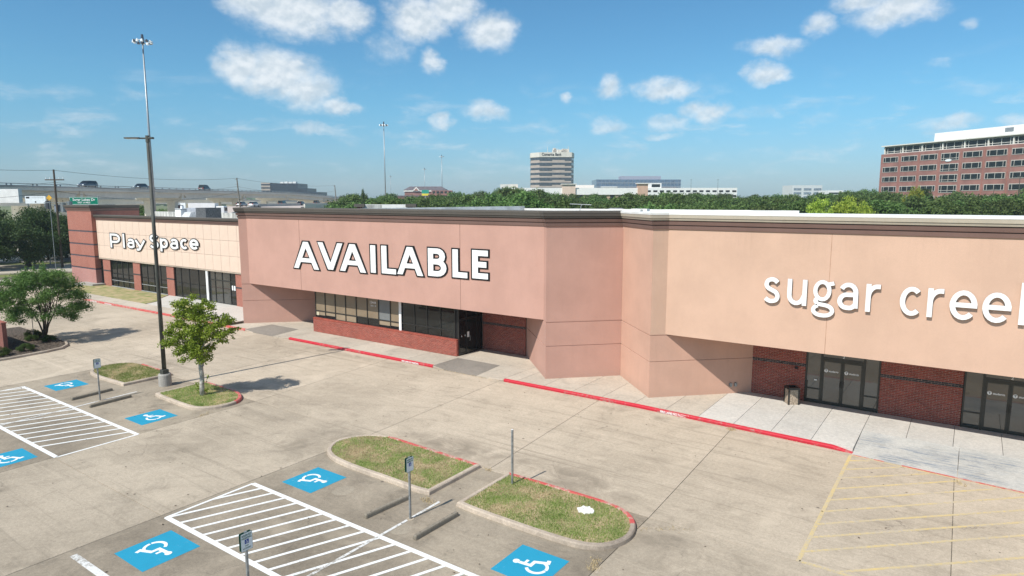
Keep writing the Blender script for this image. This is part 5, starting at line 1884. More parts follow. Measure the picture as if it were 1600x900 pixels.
sh = None
for (x, y, s_, lab) in ((-55.9, 18.35, .62, 'round clipped shrub left of the feathery tree trunks'), (-53.6, 18.5, .5, 'round clipped shrub at the foot of the feathery tree'), (-54.9, 17.9, .45, 'small round shrub in front of the feathery tree trunks'),
                        (-51.15, 14.9, .58, 'clipped shrub near the kerb, nearest the brick wall'), (-51.35, 16.35, .55, 'clipped shrub near the kerb, second from the brick wall')):
    if sh is None:
        sh = thing('clipped_shrub', lab, 'shrub', (x, y, .12), 0, 'round clipped shrubs in the mulch bed')
        c = []
        for i in range(26):
            a, h = r3.uniform(0, 6.28), r3.uniform(0, 1)
            R_ = .95 * sqrt(max(0, 1 - h * h * .8)) * r3.uniform(.5, 1)
            c.append((R_ * cos(a), R_ * sin(a), .18 + h * .72, .3, .3, .22, .1))
        Vv, Ff = leaves(c, 5200, .085, 9, .5)
        link('foliage', npmesh('foliage', Vv, Ff, leafmat('shrub_leaf', (0.045, 0.09, 0.018), (0.11, 0.18, 0.04))), sh)
        mb = MB()
        for k in range(6):
            mb.tube([(0, 0, 0), (.5 * cos(k), .5 * sin(k), .6)], [.03, .01], 5)
        mb.build('stem', M_bark, sh)
        sh.scale = (s_, s_, s_ * .95)
    else:
        dup(sh, (x, y, .12), r3.uniform(0, 6), (s_, s_, s_ * .95), lab)
# brick wall stub at the very left
bwl = thing('brick_wall', 'end of a low dark red brick wall at the left edge of the photo', 'wall')
MB().box(-60, -52.55, 15.5, 15.75, 0, 2.0).build('wall', brickmat('old_brick', (0.26, 0.075, 0.055), (0.2, 0.06, 0.045), (0.22, 0.14, 0.11)), bwl)
MB().box(-60.05, -52.5, 15.46, 15.79, 2.0, 2.08).build('coping', M_fb, bwl)

# ------------------------------------------------------------------ roads and verges beyond the corner
fr_road = MB()
a, b, c_, d_ = site(-900, 118), site(150, 132), site(150, 112), site(-900, 96)
tag(MB().prism([(q.x, q.y) for q in (a, b, c_, d_)], -.3, -.10).build('frontage_road', M_asph), kind='structure')
a, b, c_, d_ = site(-600, 90), site(150, 108), site(150, 96), site(-600, 80)
tag(MB().prism([(q.x, q.y) for q in (a, b, c_, d_)], -.3, -.12).build('drive', M_walk), kind='structure')
a, b = site(-500, 108), site(140, 121)
dv = (b - a)
dv.z = 0
Mx = frame((a.x, a.y, 0), dv.normalized(), (-dv.normalized().y, dv.normalized().x, 0))
tag(MB().box(0, dv.length, 0, .4, -.2, .8, Mx).build('low_concrete_wall', M_hw), 'low pale concrete wall along the road beyond the left trees', 'wall')

# ------------------------------------------------------------------ freeway
tag(MB().prism([tuple(ld(L, d))[:2] for L, d in ((-175, 30), (-96, 30), (-84, 125), (-55, 132), (-40, 560), (-175, 560))], -.3, -.05).build('bounce_ground', M_hw), kind='structure')  # pale ground added to bounce light up onto the overpass
EL = -90.3
fw = thing('freeway_overpass', 'long concrete freeway overpass with steel rail running across the left background', 'overpass')


def zdk(d):
    if d < 270:
        return 13.2 + (d - 115) * 0.0022
    return 13.55 - (d - 270) * 0.020 - max(0, d - 300) ** 1.5 * .0008


def ribbon(L0, L1, zoff0, zoff1, name, m, parent, d0=-40, d1=520, zf=zdk, step=14):
    mb = MB()
    ds = []
    d = d0
    while d <= d1:
        ds.append(d)
        d += step
    for d in ds:
        zz = zf(d)
        bend = max(0, d - 330) * .02
        for (L, zo) in ((L0, zoff0), (L1, zoff0), (L1, zoff1), (L0, zoff1)):
            q = ld(L + bend, d, zz + zo)
            mb.v.append(tuple(q))
    for i in range(len(ds) - 1):
        for j in range(4):
            j2 = (j + 1) % 4
            mb.f.append((i * 4 + j, i * 4 + 4 + j, i * 4 + 4 + j2, i * 4 + j2))
    mb.f += [(0, 1, 2, 3), (len(ds) * 4 - 1, len(ds) * 4 - 2, len(ds) * 4 - 3, len(ds) * 4 - 4)]
    return mb.build(name, m, parent)


ribbon(EL - 14, EL, -1.30, -.56, 'deck', M_hw, fw)
ribbon(EL - .35, EL + .05, -.70, -.38, 'barrier', M_hwd, fw)
ribbon(EL - 14.3, EL - 13.9, -1.0, -.38, 'barrier', M_hwd, fw)
ribbon(EL - .2, EL - .08, -.12, 0, 'rail', M_galv, fw)
mb = MB()
d = 60
while d < 420:
    q = ld(EL - .14, d, zdk(d))
    for off in ((0,) if d > 160 else (0, 1.1)):
        q = ld(EL - .14, d + off, zdk(d))
        mb.box(q.x - .12, q.x + .12, q.y - .12, q.y + .12, q.z - .40, q.z - .11)
    d += 3.6 if d > 160 else 6.5
mb.build('rail_posts', M_galv, fw)['kind'] = 'stuff'
# girders in spans with slanted ends, caps and columns
spans = [-30, 12, 55, 98, 140, 183, 225, 268, 320, 372, 424]
for a, b in zip(spans[:-1], spans[1:]):
    for Lg in (EL - .9, EL - 5, EL - 9, EL - 13):
        mb = MB()
        z = lambda d: zdk(d) - 1.305
        for (dd0, dd1, z0_) in ((a + .15, a + 1.6, 0),):
            pass
        va = [ld(Lg, a + .2, z(a)), ld(Lg, b - .2, z(b)), ld(Lg, b - 2.4, z(b) - 1.35), ld(Lg, a + 2.4, z(a) - 1.35)]
        vb = [v + Vector((-RX * .7, -RY * .7, 0)) for v in va]
        mb.v = [tuple(v) for v in va + vb]
        mb.f = [(0, 1, 2, 3), (7, 6, 5, 4), (0, 4, 5, 1), (1, 5, 6, 2), (2, 6, 7, 3), (3, 7, 4, 0)]
        mb.build('girder', M_hw, fw)
for d in spans[1:-1]:
    zz = zdk(d) - 1.31 - 1.36
    c = ld(EL - 7, d)
    Mx = frame((c.x, c.y, 0), (RX, RY, 0), (FX, FY, 0))
    MB().prism([(-6.4, zz), (-6.4, zz - .5), (-3, zz - 1.3), (3, zz - 1.3), (6.4, zz - .5), (6.4, zz)], -1.0, 1.0, Mx @ Matrix(((1, 0, 0, 0), (0, 0, 1, 0), (0, 1, 0, 0), (0, 0, 0, 1)))).build('pier_cap', M_hw, fw)
    # infill above the cap between girder ends
    MB().box(-6.2, 6.2, -.5, .5, zz + .001, zz + 1.34, Mx).build('diaphragm', M_hw, fw)
    for o_ in (-3.2, 3.2):
        MB().box(o_ - 1.1, o_ + 1.1, -.8, .8, -.3, zz - .9, Mx).build('column', M_hw, fw)
# lower carriageway behind
fw2 = thing('freeway_ramp', 'lower concrete freeway ramp seen beneath the main overpass', 'overpass')
z2 = lambda d: 11.0 - max(0, d - 250) * .012
ribbon(-140, -122, -1.0, -.7, 'deck', M_hw, fw2, 60, 560, z2, 25)
ribbon(-122.3, -121.9, -.7, 0, 'barrier', M_hwd, fw2, 60, 560, z2, 25)
ribbon(-123.5, -122.4, -2.3, -1.001, 'girder', M_hw, fw2, 60, 560, z2, 25)
for d in range(90, 520, 45):
    c = ld(-130, d)
    Mx = frame((c.x, c.y, 0), (RX, RY, 0), (FX, FY, 0))
    MB().box(-6, 6, -.9, .9, -.3, z2(d) - 2.31, Mx).build('column', M_hw, fw2)
# raised main lanes nearer than the overpass, carrying traffic
fw3 = thing('freeway_embankment', 'raised freeway lanes with low barrier, seen just above the shop roof', 'road')
z3 = lambda d: 5.6 + 2.6 * min(1, max(0, (d - 178) / 10)) - max(0, d - 330) * .004
ribbon(-86, -60, -5.8, 0, 'roadway', concrete('pinkish_road', (0.47, 0.40, 0.36), (0.38, 0.33, 0.30), .5, 0), fw3, 128, 560, z3, 10)
ribbon(-60, -59.6, -5.8, .8, 'barrier', M_hw, fw3, 190, 560, z3, 20)
ribbon(-74, -73.6, .002, .8, 'barrier', M_hwd, fw3, 150, 560, z3, 20)
# pier cap at far left, its sunlight put into a pale colour
q = site(14, 106)
Mx = frame((q.x, q.y, 0), (RX, RY, 0), (FX, FY, 0))
tag(MB().box(-8, 1.6, 0, .8, 9.7, 11.9, Mx).build('sunlit_pier_cap', M_cap), 'cream pier cap painted as if sunlit, under the overpass at the far left', 'panel')


# ------------------------------------------------------------------ vehicles
def car(name, label, cat, loc, heading, paintm, L=4.7, Wd=1.85, Ht=1.65, suv=True, group=None):
    t = thing(name, label, cat, loc, heading, group)
    # side profile stations: x, lower z, belt z, half width
    st_ = [(-.5, .45, .72, .80), (-.47, .30, .92, .88), (-.30, .26, .98, .95), (0, .24, 1.0, .97), (.22, .25, .98, .96), (.36, .27, .92, .93), (.46, .32, .80, .86), (.5, .45, .66, .74)]
    mb = MB()
    for (x, zl, zb_, hw) in st_:
        hw *= Wd / 2
        zb_ *= (1.0 if suv else .88)
        mb.v += [(x * L, -hw * .92, zl), (x * L, -hw, (zl + zb_) / 2), (x * L, -hw * .94, zb_), (x * L, -hw * .6, zb_ + .05), (x * L, hw * .6, zb_ + .05), (x * L, hw * .94, zb_), (x * L, hw, (zl + zb_) / 2), (x * L, hw * .92, zl)]
    k = 8
    for i in range(len(st_) - 1):
        for j in range(k):
            j2 = (j + 1) % k
            mb.f.append((i * k + j, (i + 1) * k + j, (i + 1) * k + j2, i * k + j2))
    mb.f += [tuple(range(k)), tuple((len(st_) - 1) * k + j for j in reversed(range(k)))]
    mb.build('body', paintm, t, smooth=False, bevel=.03)
    # glasshouse
    zt = Ht
    zb_ = 1.0 if suv else .9
    cab = [(-.47 if suv else -.36, .0), (-.40 if suv else -.20, .93), (.02, 1.0), (.12, .9), (.30, .0)]
    mb = MB()
    for (x, h) in cab:
        hw = Wd / 2 * (.90 - .18 * h)
        z = zb_ + (zt - zb_) * h
        mb.v += [(x * L, -hw, z), (x * L, hw, z)]
    n = len(cab)
    low = [(-.47 * L if suv else -.36 * L), .30 * L]
    for i in range(n - 1):
        mb.f.append((2 * i, 2 * i + 1, 2 * i + 3, 2 * i + 2))
    mb.f.append(tuple(2 * i for i in range(n)))
    mb.f.append(tuple(2 * i + 1 for i in reversed(range(n))))
    mb.build('windows', M_glass, t)
    rf = MB()
    a, b = cab[1], cab[2]
    hw = Wd / 2 * .74
    rf.box(a[0] * L, (b[0] + .05) * L, -hw, hw, zt - .07, zt + .02)
    rf.build('roof', paintm, t, bevel=.02)
    for x in (-.32, .32):
        for s_ in (-1, 1):
            w = MB().tube([(x * L, s_ * Wd * .36, .34), (x * L, s_ * Wd * .49, .34)], .34, 14).build('wheel', M_black, t)
            MB().tube([(x * L, s_ * Wd * .49, .34), (x * L, s_ * Wd * .495, .34)], .2, 10).build('rim', M_galv, w)
    for s_ in (-1, 1):
        MB().box(.475 * L, .502 * L, s_ * .55 - .16, s_ * .55 + .16, .6, .76).build('headlight', M_sgn, t)
        MB().box(-.503 * L, -.478 * L, s_ * .6 - .14, s_ * .6 + .14, .7, .9).build('tail_light', mat('tail_red', (.4, .01, .01), .3), t)
    return t


HD = math.atan2(FY, FX)
P_blk = mat('dark_car_paint', (0.02, 0.022, 0.028), 0.15, 0.05, 1, spec=.8)
P_gry = mat('graphite_car_paint', (0.06, 0.065, 0.08), 0.2, 0.05, 1, spec=.8)
P_wht = mat('white_car_paint', (0.75, 0.75, 0.75), 0.25, 0.03, 1, spec=.6)
P_slv = mat('silver_car_paint', (0.35, 0.36, 0.38), 0.25, 0.05, 1, metal=.4)
q = ld(EL - 3.2, 146, zdk(146) - .55)
car('car', 'dark grey estate car crossing the overpass, leftmost of the three', 'car', q, HD + pi, P_gry, 5.0, 1.9, 1.62, group='cars crossing the overpass')
q = ld(EL - 3.2, 167, zdk(167) - .55)
car('car', 'low black saloon car on the overpass behind the light pole', 'car', q, HD + pi, P_blk, 4.8, 1.85, 1.45, False, group='cars crossing the overpass')
q = ld(EL - 3.0, 201, zdk(201) - .55)
car('car', 'black sports utility car on the overpass, rightmost of the three', 'car', q, HD, P_blk, 4.9, 1.95, 1.8, group='cars crossing the overpass')
for (px, d, P_, lab, suv) in ((396, 190, P_wht, 'white car on the freeway lanes just above the pink shop corner', False), (441, 222, P_blk, 'black car on the freeway lanes left of the concrete pier', True),
                              (470, 232, P_gry, 'grey car low on the freeway lanes beside the pier', False), (495, 262, P_blk, 'black pickup-like car on the freeway lanes right of the pier', True),
                              (377, 196, P_slv, 'silver car half hidden behind the pink shop roof', False), (535, 330, P_wht, 'small white car far along the freeway lanes', False)):
    q = site(px, d)
    car('car', lab, 'car', (q.x, q.y, z3(d)), HD, P_, 4.7, 1.85, 1.7 if suv else 1.45, suv, 'cars on the freeway lanes')
# box lorry
tr = thing('lorry', 'white box lorry passing behind the tiled shop roof', 'lorry', tuple(ld(-76.5, 164, 5.62)), math.atan2(RY, RX) + RAD(4))
MB().box(-3.4, 3.0, -1.25, 1.25, 1.1, 3.75).build('cargo_box', P_wht, tr)
MB().box(3.2, 5.2, -1.15, 1.15, .6, 3.0).build('cab', P_wht, tr, bevel=.15)
MB().box(5.0, 5.23, -1.0, 1.0, 1.8, 2.7).build('windscreen', M_glass, tr)
for x in (-2.6, -1.4, 4.2):
    for s_ in (-1, 1):
        MB().tube([(x, s_ * .9, .5), (x, s_ * 1.2, .5)], .5, 12).build('wheel', M_black, tr)
MB().box(-3.4, 3.1, -1.1, 1.1, .9, 1.1).build('chassis', M_black, tr)

# ------------------------------------------------------------------ street signs, poles and wires
p0, p1 = site(109, 112), site(154, 112)
sg = thing('highway_sign', 'green highway sign reading Sugar Lakes Dr above the brick tower', 'highway sign')
dv = (p1 - p0)
dv.z = 0
Mx = frame((p0.x, p0.y, 9.35), dv.normalized(), (0, 0, 1))
w = dv.length
MB().box(0, w, 0, 1.32, 0, .08, Mx).build('sign_panel', M_hgreen, sg)
bd = MB()
for (a0, a1, b0, b1) in ((.03, w - .03, .03, .08), (.03, w - .03, 1.24, 1.29), (.03, .08, .08, 1.24), (w - .08, w - .03, .08, 1.24)):
    bd.box(a0, a1, b0, b1, .08, .095, Mx)
bd.build('border', M_whitep, sg)
textmesh('lettering', 'Sugar Lakes Dr', .62, M_whitep, Mx @ Matrix.Translation((w / 2, .86, .10)), sg, .01, .012)
textmesh('lettering', 'EXIT 1/4 MILE', .36, M_whitep, Mx @ Matrix.Translation((w / 2, .36, .10)), sg, .01, .008)
for q in (.8, w - .8):
    MB().box(q - .1, q + .1, -9.7, 0, -.15, 0, Mx).build('post', M_galv, sg)
p0, p1 = site(40, 104), site(72, 104)
dv = (p1 - p0)
dv.z = 0
w = dv.length
Mx = frame((p0.x, p0.y, 9.6), dv.normalized(), (0, 0, 1))
bb = thing('white_billboard', 'white banner board with a small dark mark left of the wooden pole', 'billboard')
MB().box(0, w, 0, 1.15, 0, .1, Mx).build('board', M_sgn, bb)
MB().box(.15, .7, .8, 1.05, .1, .11, Mx).build('print', M_black, bb)
MB().box(.8, w - .3, .88, .93, .1, .11, Mx).build('print', M_galv, bb)
MB().prism([(w / 2 - .15, .25), (w / 2, .1), (w / 2 + .15, .25), (w / 2, .4)], .1, .11, Mx).build('print', M_black, bb)
for q in (.3, w - .3):
    MB().box(q - .08, q + .08, -9.8, 0, -.1, 0, Mx).build('post', M_galv, bb)

poles = [(-420, 60, 15.5, 0), (88, 100, 14.7, 1), (378, 150, 15.1, 0), (528, 220, 15.0, 0)]
tops = []
for i, (px, d, h, big) in enumerate(poles):
    q = site(px, d)
    if px < 0:
        tops.append(Vector((q.x, q.y, h)))
        continue
    lab = ['', 'tall wooden utility pole with cross arm and grey transformer cans by the brick tower', 'leaning wooden utility pole above the left end of the pink shop', 'leaning wooden utility pole near the end of the overpass'][i]
    up = thing('utility_pole', lab, 'utility pole', (q.x, q.y, 0), 0, 'wooden utility poles along the road')
    lean = (-.02 if i == 1 else -.9, 0)
    e = Vector((lean[0] * RX * (1 if i > 1 else 0), lean[0] * RY * (1 if i > 1 else 0), h))
    MB().tube([(0, 0, -.3), e * .5, e], [.2, .17, .13], 8).build('shaft', M_bark if i == 1 else mat('grey_wood', (.22, .20, .17), .9, .2, 3), up)
    Mx = frame((e.x, e.y, e.z), (RX, RY, 0), (0, 0, 1))
    if big:
        MB().box(-1.4, 1.4, -1.6, -1.45, -.1, .1, Mx).build('cross_arm', M_bark, up)
        for k in (-1.3, -.7, .7, 1.3):
            MB().tube([tuple(Mx @ Vector((k, -1.45, 0))), tuple(Mx @ Vector((k, -1.15, 0)))], .05, 6).build('insulator', M_sgn, up)
        for (k, zz, hh) in ((-1.5, -5.9, 1.2), (.75, -6.4, 1.5), (1.75, -6.2, 1.45)):
            a = Mx @ Vector((k, zz, -.3))
            b = Mx @ Vector((k, zz + hh, -.3))
            MB().tube([tuple(a), tuple(b)], .38, 12).build('transformer', M_galv if k > 0 else P_gry, up)
            MB().tube([tuple(b), tuple(b + Vector((0, 0, .3)))], .06, 6).build('bushing', M_bark, up)
        MB().box(-.55, .25, -6.3, -5.3, -.5, -.2, Mx).build('control_box', mat('box_blue_grey', (.25, .29, .36), .6, .1, 2), up)
        MB().box(-1.9, 1.7, -5.0, -4.9, -.08, .08, Mx).build('lower_arm', M_galv, up)
    else:
        for zz in (-.4, -1.5, -4.5):
            MB().box(-.5, .1, zz, zz + .08, -.06, .06, Mx).build('bracket', M_galv, up)
    tops.append(Vector((q.x + e.x, q.y + e.y, h)))
for i in range(len(tops) - 1):
    for (dz, thick, sag) in ((-.1, .022, .8), (-1.9, .018, 1.3), (-3.2, .02, 1.6)):
        if i == 2 and dz < -3:
            continue
        a, b = tops[i] + Vector((0, 0, dz)), tops[i + 1] + Vector((0, 0, dz))
        pts = [a.lerp(b, t / 16) - Vector((0, 0, sag * 4 * (t / 16) * (1 - t / 16))) for t in range(17)]
        o = MB().tube(pts, thick, 4).build('overhead_wire', M_black)
        tag(o, '%s overhead wire sagging %s' % (['top', 'middle', 'lower'][(-.1, -1.9, -3.2).index(dz)], ['left of the pole with transformers', 'from the transformer pole to the leaning pole', 'between the two leaning poles'][i]), 'wire')
# yellow diamond sign near the pole
q = site(77, 97, 309)
dm = thing('warning_sign', 'small orange-yellow diamond sign just left of the wooden pole', 'road sign', (q.x, q.y, 0))
Mx = frame((0, 0, q.z), (RX, RY, 0), (0, 0, 1))
MB().prism([(-.42, 0), (0, -.42), (.42, 0), (0, .42)], 0, .05, Mx).build('sign_plate', mat('amber_sign', (.75, .42, .05), .5, .05, 2), dm)
MB().tube([(0, 0, 0), (0, 0, q.z - .3)], .05, 6).build('post', M_galv, dm)


def mast(px, d, h, lab, r0=.36, full=True):
    q = site(px, d)
    t = thing('high_mast_light', lab, 'light mast', (q.x, q.y, 0), 0, 'high mast lights along the freeway')
    MB().tube([(0, 0, 0), (0, 0, h)], [r0, r0 * .42], 12).build('shaft', M_galv, t, smooth=True)
    n = 12
    ringp = [(2.4 * cos(2 * pi * i / n) * .8, 2.4 * sin(2 * pi * i / n) * .8, h - 1.0) for i in range(n + 1)]
    MB().tube(ringp, .09, 6, cap=False).build('ring', M_galv, t)
    MB().tube([(0, 0, h - 1.5), (0, 0, h + .6)], [.45, .25], 10).build('winch_head', P_gry, t)
    for i in range(n if full else 6):
        a = 2 * pi * i / (n if full else 6)
        MB().tube([(1.9 * cos(a), 1.9 * sin(a), h - 1.35), (1.9 * cos(a), 1.9 * sin(a), h - .75)], [.36, .18], 8).build('floodlight', M_sgn if i % 3 else P_gry, t)
    return t


mast(240.5, 160, site(228, 160, 58).z, 'tallest light mast with a ring of floodlights, directly behind the parking light pole')
mast(602.5, 320, site(600, 320, 192).z, 'light mast rising over the trees left of the bank tower, second tallest', .36)
mast(691, 555, site(690, 555, 243).z, 'distant light mast over the red brick gabled building', .42, False)
mast(664, 690, site(664, 690, 263).z, 'faint distant light mast left of the one over the gabled building', .36, False)
mast(611, 900, site(611, 900, 275).z, 'smallest faint light mast just right of the tall middle one', .36, False)
for (px, d, py) in ((886, 480, 297), (1177, 420, 281), (1325 - 200 + 2, 420, 281), (1098, 300, 294)):
    pass
for (px, d, py, lab) in ((1080, 420, 281, 'thin lamp post on the white car park, left of the pair'), (1122, 420, 281, 'thin lamp post on the white car park, right of the pair'), (1594, 170, 276, 'dark lamp post before the red brick office at the right edge'),
                         (1553, 175, 296, 'thin dark lamp post before the lower windows of the red brick office')):
    q = site(px, d, py)
    t = thing('street_lamp', lab, 'street lamp', (q.x, q.y, 0))
    MB().tube([(0, 0, 0), (0, 0, q.z)], [.12, .07], 6).build('shaft', M_pole, t)
    MB().box(-.6, .6, -.15, .15, q.z, q.z + .15).build('lamp_head', M_pole, t)

# ------------------------------------------------------------------ far buildings
def block(px0, px1, d, ytop, depth, name, label, cat, m, rot=0.0):
    """box building facing the viewer roughly; returns thing + matrix (x along front, y up, z towards viewer) and width, height"""
    a, b = site(px0, d, ytop), site(px1, d, ytop)
    t = thing(name, label, cat)
    dv = b - a
    dv.z = 0
    w = dv.length
    u_ = dv.normalized()
    if rot:
        u_ = Vector((u_.x * cos(rot) - u_.y * sin(rot), u_.x * sin(rot) + u_.y * cos(rot), 0))
    Mx = frame((a.x, a.y, 0), u_, (0, 0, 1))
    MB().box(0, w, -1, a.z, -depth, 0, Mx).build('wall', m, t)
    return t, Mx, w, a.z


def bk(px, y_, d):
    return site(px, d, y_).z


# red brick office, right
D0 = 282.0
L0 = (1377 - 800) / F * D0 * 0.9965
c0 = ld(L0 - 2.3, D0)
ev = Vector((0.794, -0.607, 0)).normalized()
off = thing('brick_office', 'large red brick office block with dark windows and white penthouse at the right edge', 'building')
Mo = frame((c0.x, c0.y, 0), ev, (0, 0, 1))
bay, nb = 8.85, 9
M_ob = mat('office_brick', (0.31, 0.155, 0.13), 0.9, 0.1, 0.3, detail=6)
M_ow = mat('office_trim', (0.72, 0.70, 0.64), 0.7, 0.05, 0.6)
M_og = glass('office_glass', (0.012, 0.020, 0.022), 0.1, 0.25)
Wd = bay * nb
MB().box(0, Wd + 1, -1, 29.1, -26, 0, Mo).build('brick_wall', M_ob, off)
MB().box(1.2, Wd + 1, 29.1, 32.0, -24, -.9, Mo).build('top_storey', M_og, off)
MB().box(1.0, Wd + 1, 31.7, 32.2, -25, -.5, Mo).build('roof_beam', mat('grey_beam', (.33, .34, .32), .8), off)
MB().box(0.2, Wd + 1, 32.2, 32.6, -26, .4, Mo).build('roof_edge', M_ow, off)
MB().box(20.5, Wd + 1, 32.61, 36.1, -22, -4.5, Mo).build('penthouse', M_cap, off)
MB().box(48, 51, 34.0, 35.4, -4.5, -4.4, Mo).build('louvre', M_galv, off)
MB().box(1.2, Wd + 1, 29.1, 29.35, -.9, -.3, Mo).build('ledge', M_ow, off)
wfr = wpn = wt1 = wt2 = None
for r_ in range(7):
    zt = 27.8 - 4.03 * r_
    for k in range(nb):
        tall = (k == 3)
        x0 = 1.35 + bay * k
        hh = 2.85 if tall else 2.2
        key = ('t' if tall else 'n')
        Mw = Mo @ Matrix.Translation((x0, zt - hh, 0))
        if key not in KIDS:
            fm = MB()
            w_ = 7.25
            fm.box(0, w_, 0, .14, 0, .14)
            fm.box(0, w_, hh - .22, hh, 0, .14)
            for q in (0, 1.0, 3.55, 6.1, 7.12):
                fm.box(q, q + .13, .14, hh - .22, .0, .135)
            if tall:
                fm.box(.2, 7.05, .75, .9, 0, .13)
            f = fm.build('window', mat('window_trim', (0.55, 0.52, 0.47), 0.7, 0.05, 0.6), off)
            pm = MB()
            for (q0, q1) in ((.13, 1.0), (1.13, 3.55), (3.68, 6.1), (6.23, 7.12)):
                pm.box(q0, q1, .14, hh - .22, 0.01, .06)
            p_ = pm.build('pane', M_og, f)
            KIDS[key] = (f.data, p_.data)
            f.matrix_basis = Mw
        else:
            f = link('window', KIDS[key][0], off)
            p_ = link('pane', KIDS[key][1], f)
            f.matrix_basis = Mw
for k in range(nb + 1):
    MB().box(.95 + bay * k, 1.35 + bay * k, 29.1, 31.7, -.9, -.35, Mo).build('white_column', M_ow, off)
for k in range(nb):
    mm_ = MB()
    for q in (1.0, 4.2, 7.3):
        mm_.box(1.35 + bay * k + q, 1.35 + bay * k + q + .14, 29.35, 31.7, -.9, -.75, Mo)
    mm_.box(1.36 + bay * k, .94 + bay * (k + 1), 29.95, 30.1, -.9, -.76, Mo)
    mm_.build('mullions', M_ow, off)
MB().prism([(31 + 1.3 * cos(2 * pi * i / 16), 25.0 + .45 * sin(2 * pi * i / 16)) for i in range(16)], .0, .25, Mo).build('oval_logo', M_sgn, off)
for k in range(nb):
    MB().box(.35 + bay * k, .55 + bay * k, 0, 29.0, 0.0, .05, Mo).build('brick_joint', M_fb, off)

# bank tower
bt = thing('bank_tower', 'tall beige office tower with dark ribbon windows and bank name on its white crown', 'building')
d = 600
a, b = site(843, d, 240), site(893, d, 240)
W_ = (b - a).length
u_ = (b - a).normalized()
u_.z = 0
Mb = frame((a.x, a.y, 0), u_, (0, 0, 1))
sc2 = d / F
fp = [(0, 0), (W_, 0), (W_ + 3.2, -12), (W_ + 3.2, -34), (W_ - 6, -42), (2, -42), (-7.5, -30), (-7.6, -9)]
Mp = Mb @ Matrix(((1, 0, 0, 0), (0, 0, 1, 0), (0, 1, 0, 0), (0, 0, 0, 1)))
M_bt = mat('tower_beige', (0.44, 0.37, 0.32), 0.8, 0.06, .2)
M_btw = mat('tower_crown', (0.66, 0.62, 0.55), 0.8, 0.05, .2)
M_btg = glass('tower_glass', (.06, .075, .09), .15)
ztop = site(843, d, 238).z
zcr = site(843, d, 245.5).z
MB().prism(fp, -1, zcr - .4, Mp).build('wall', M_bt, bt)
ctr = (W_ / 2, -20)
def grow(k):
    return [(x + (1 if x > ctr[0] else -1) * k, y + (1 if y > ctr[1] else -1) * k) for x, y in fp]
MB().prism(grow(.35), zcr, ztop, Mp).build('crown', M_btw, bt)
MB().prism(grow(-.5), zcr - .4, zcr, Mp).build('shadow_gap', M_btg, bt)
for k in range(13):
    zz = zcr - .3 - 2.2 - k * 4.42
    if zz < 3:
        break
    MB().prism(grow(.06 + .002 * k), zz, zz + 2.0, Mp).build('window_band', M_btg, bt)
    for (x0, x1) in ((0, 11.5), (W_ - 6, W_)):
        MB().box(x0, x1, zz - .9, zz - .003, .02, .075, Mb).build('window_band', M_btg, bt)
mbx = MB()
r4 = random.Random(3)
for k in range(9):
    x0 = 8 + r4.uniform(0, 20)
    mbx.box(x0, x0 + r4.uniform(2, 5), ztop, ztop + r4.uniform(2.5, 5.0), -20 - r4.uniform(0, 5), -16, Mb)
mbx.build('rooftop_plant', M_btw, bt)
for k in range(5):
    x0 = 8 + k * 4.8
    q = Mb @ Vector((x0, ztop, -15))
    MB().tube([tuple(q), tuple(q + Vector((0, 0, (6.2, 4.1, 5.0, 4.4, 6.6)[k])))], .16, 6).build('antenna', M_btw, bt)
textmesh('lettering', 'Comerica Bank', 3.6, M_black, Mb @ Matrix.Translation((10.8, ztop - 1.9, .5)), bt, .1, .05, sx=.78)

# long cream building with tan lower walls
cb, Mx, w, h = block(800, 1007, 330, 293.5, 30, 'cream_retail_block', 'long low cream building with tan wall and dark openings behind the trees', 'building', mat('tan_wall', (.50, .36, .24), .85, .06, .3))
MB().box(-.5, w + .5, h - 3.4, h - .01, -31, .6, Mx).build('cream_fascia', M_cap, cb)
for k in range(8):
    MB().box(8 + k * 8.2, 10.4 + k * 8.2, 0, h - 3.5, -.5, .08, Mx).build('dark_window', M_og, cb)
for (x0, x1, zz) in ((25, 31.5, 1.6), (62.5, 67.5, 1.9)):
    MB().box(x0, x1, -1, h + zz, -2, 1.4, Mx).build('entrance_pylon', M_peach if x0 > 50 else M_cream, cb)
    MB().box(x0 - .6, x1 + .6, h + zz, h + zz + .4, -2.6, 2, Mx).build('pylon_cap', M_ow, cb)
MB().box(32, 42, h, h + 1.6, -14, -9, Mx).build('roof_unit', M_cap, cb)
MB().box(-6, 3, h, h + 2.0, -14, -9, Mx).build('roof_unit', M_ow, cb)
# blue glass office
gb, Mx, w, h = block(932, 1064, 760, 280.5, 45, 'glass_office', 'blue glass office building right of the beige tower', 'building', glass('blue_curtain_wall', (.11, .17, .26), .12, .6))
MB().box(30, 76, h, h + 4.2, -30, -10, Mx).build('grey_penthouse', mat('lilac_grey', (.36, .37, .43), .8), gb)
for k in range(22):
    MB().box(1.5 + k * 4.4, 1.7 + k * 4.4, 0, h - .5, 0, .25, Mx).build('mullion', M_galv, gb)
for k in range(5):
    MB().box(0, w, h - 4.2 * (k + 1), h - 4.2 * (k + 1) + .7, 0, .2, Mx).build('spandrel', mat('spandrel_grey', (.30, .33, .38), .5), gb)
MB().box(38, 92, h - 11.2, h - 9.2, 0, .5, Mx).build('brick_band', M_ob, gb)
MB().box(5, 24, h - 9, h - 8, 0, .6, Mx).build('white_band', M_cap, gb)
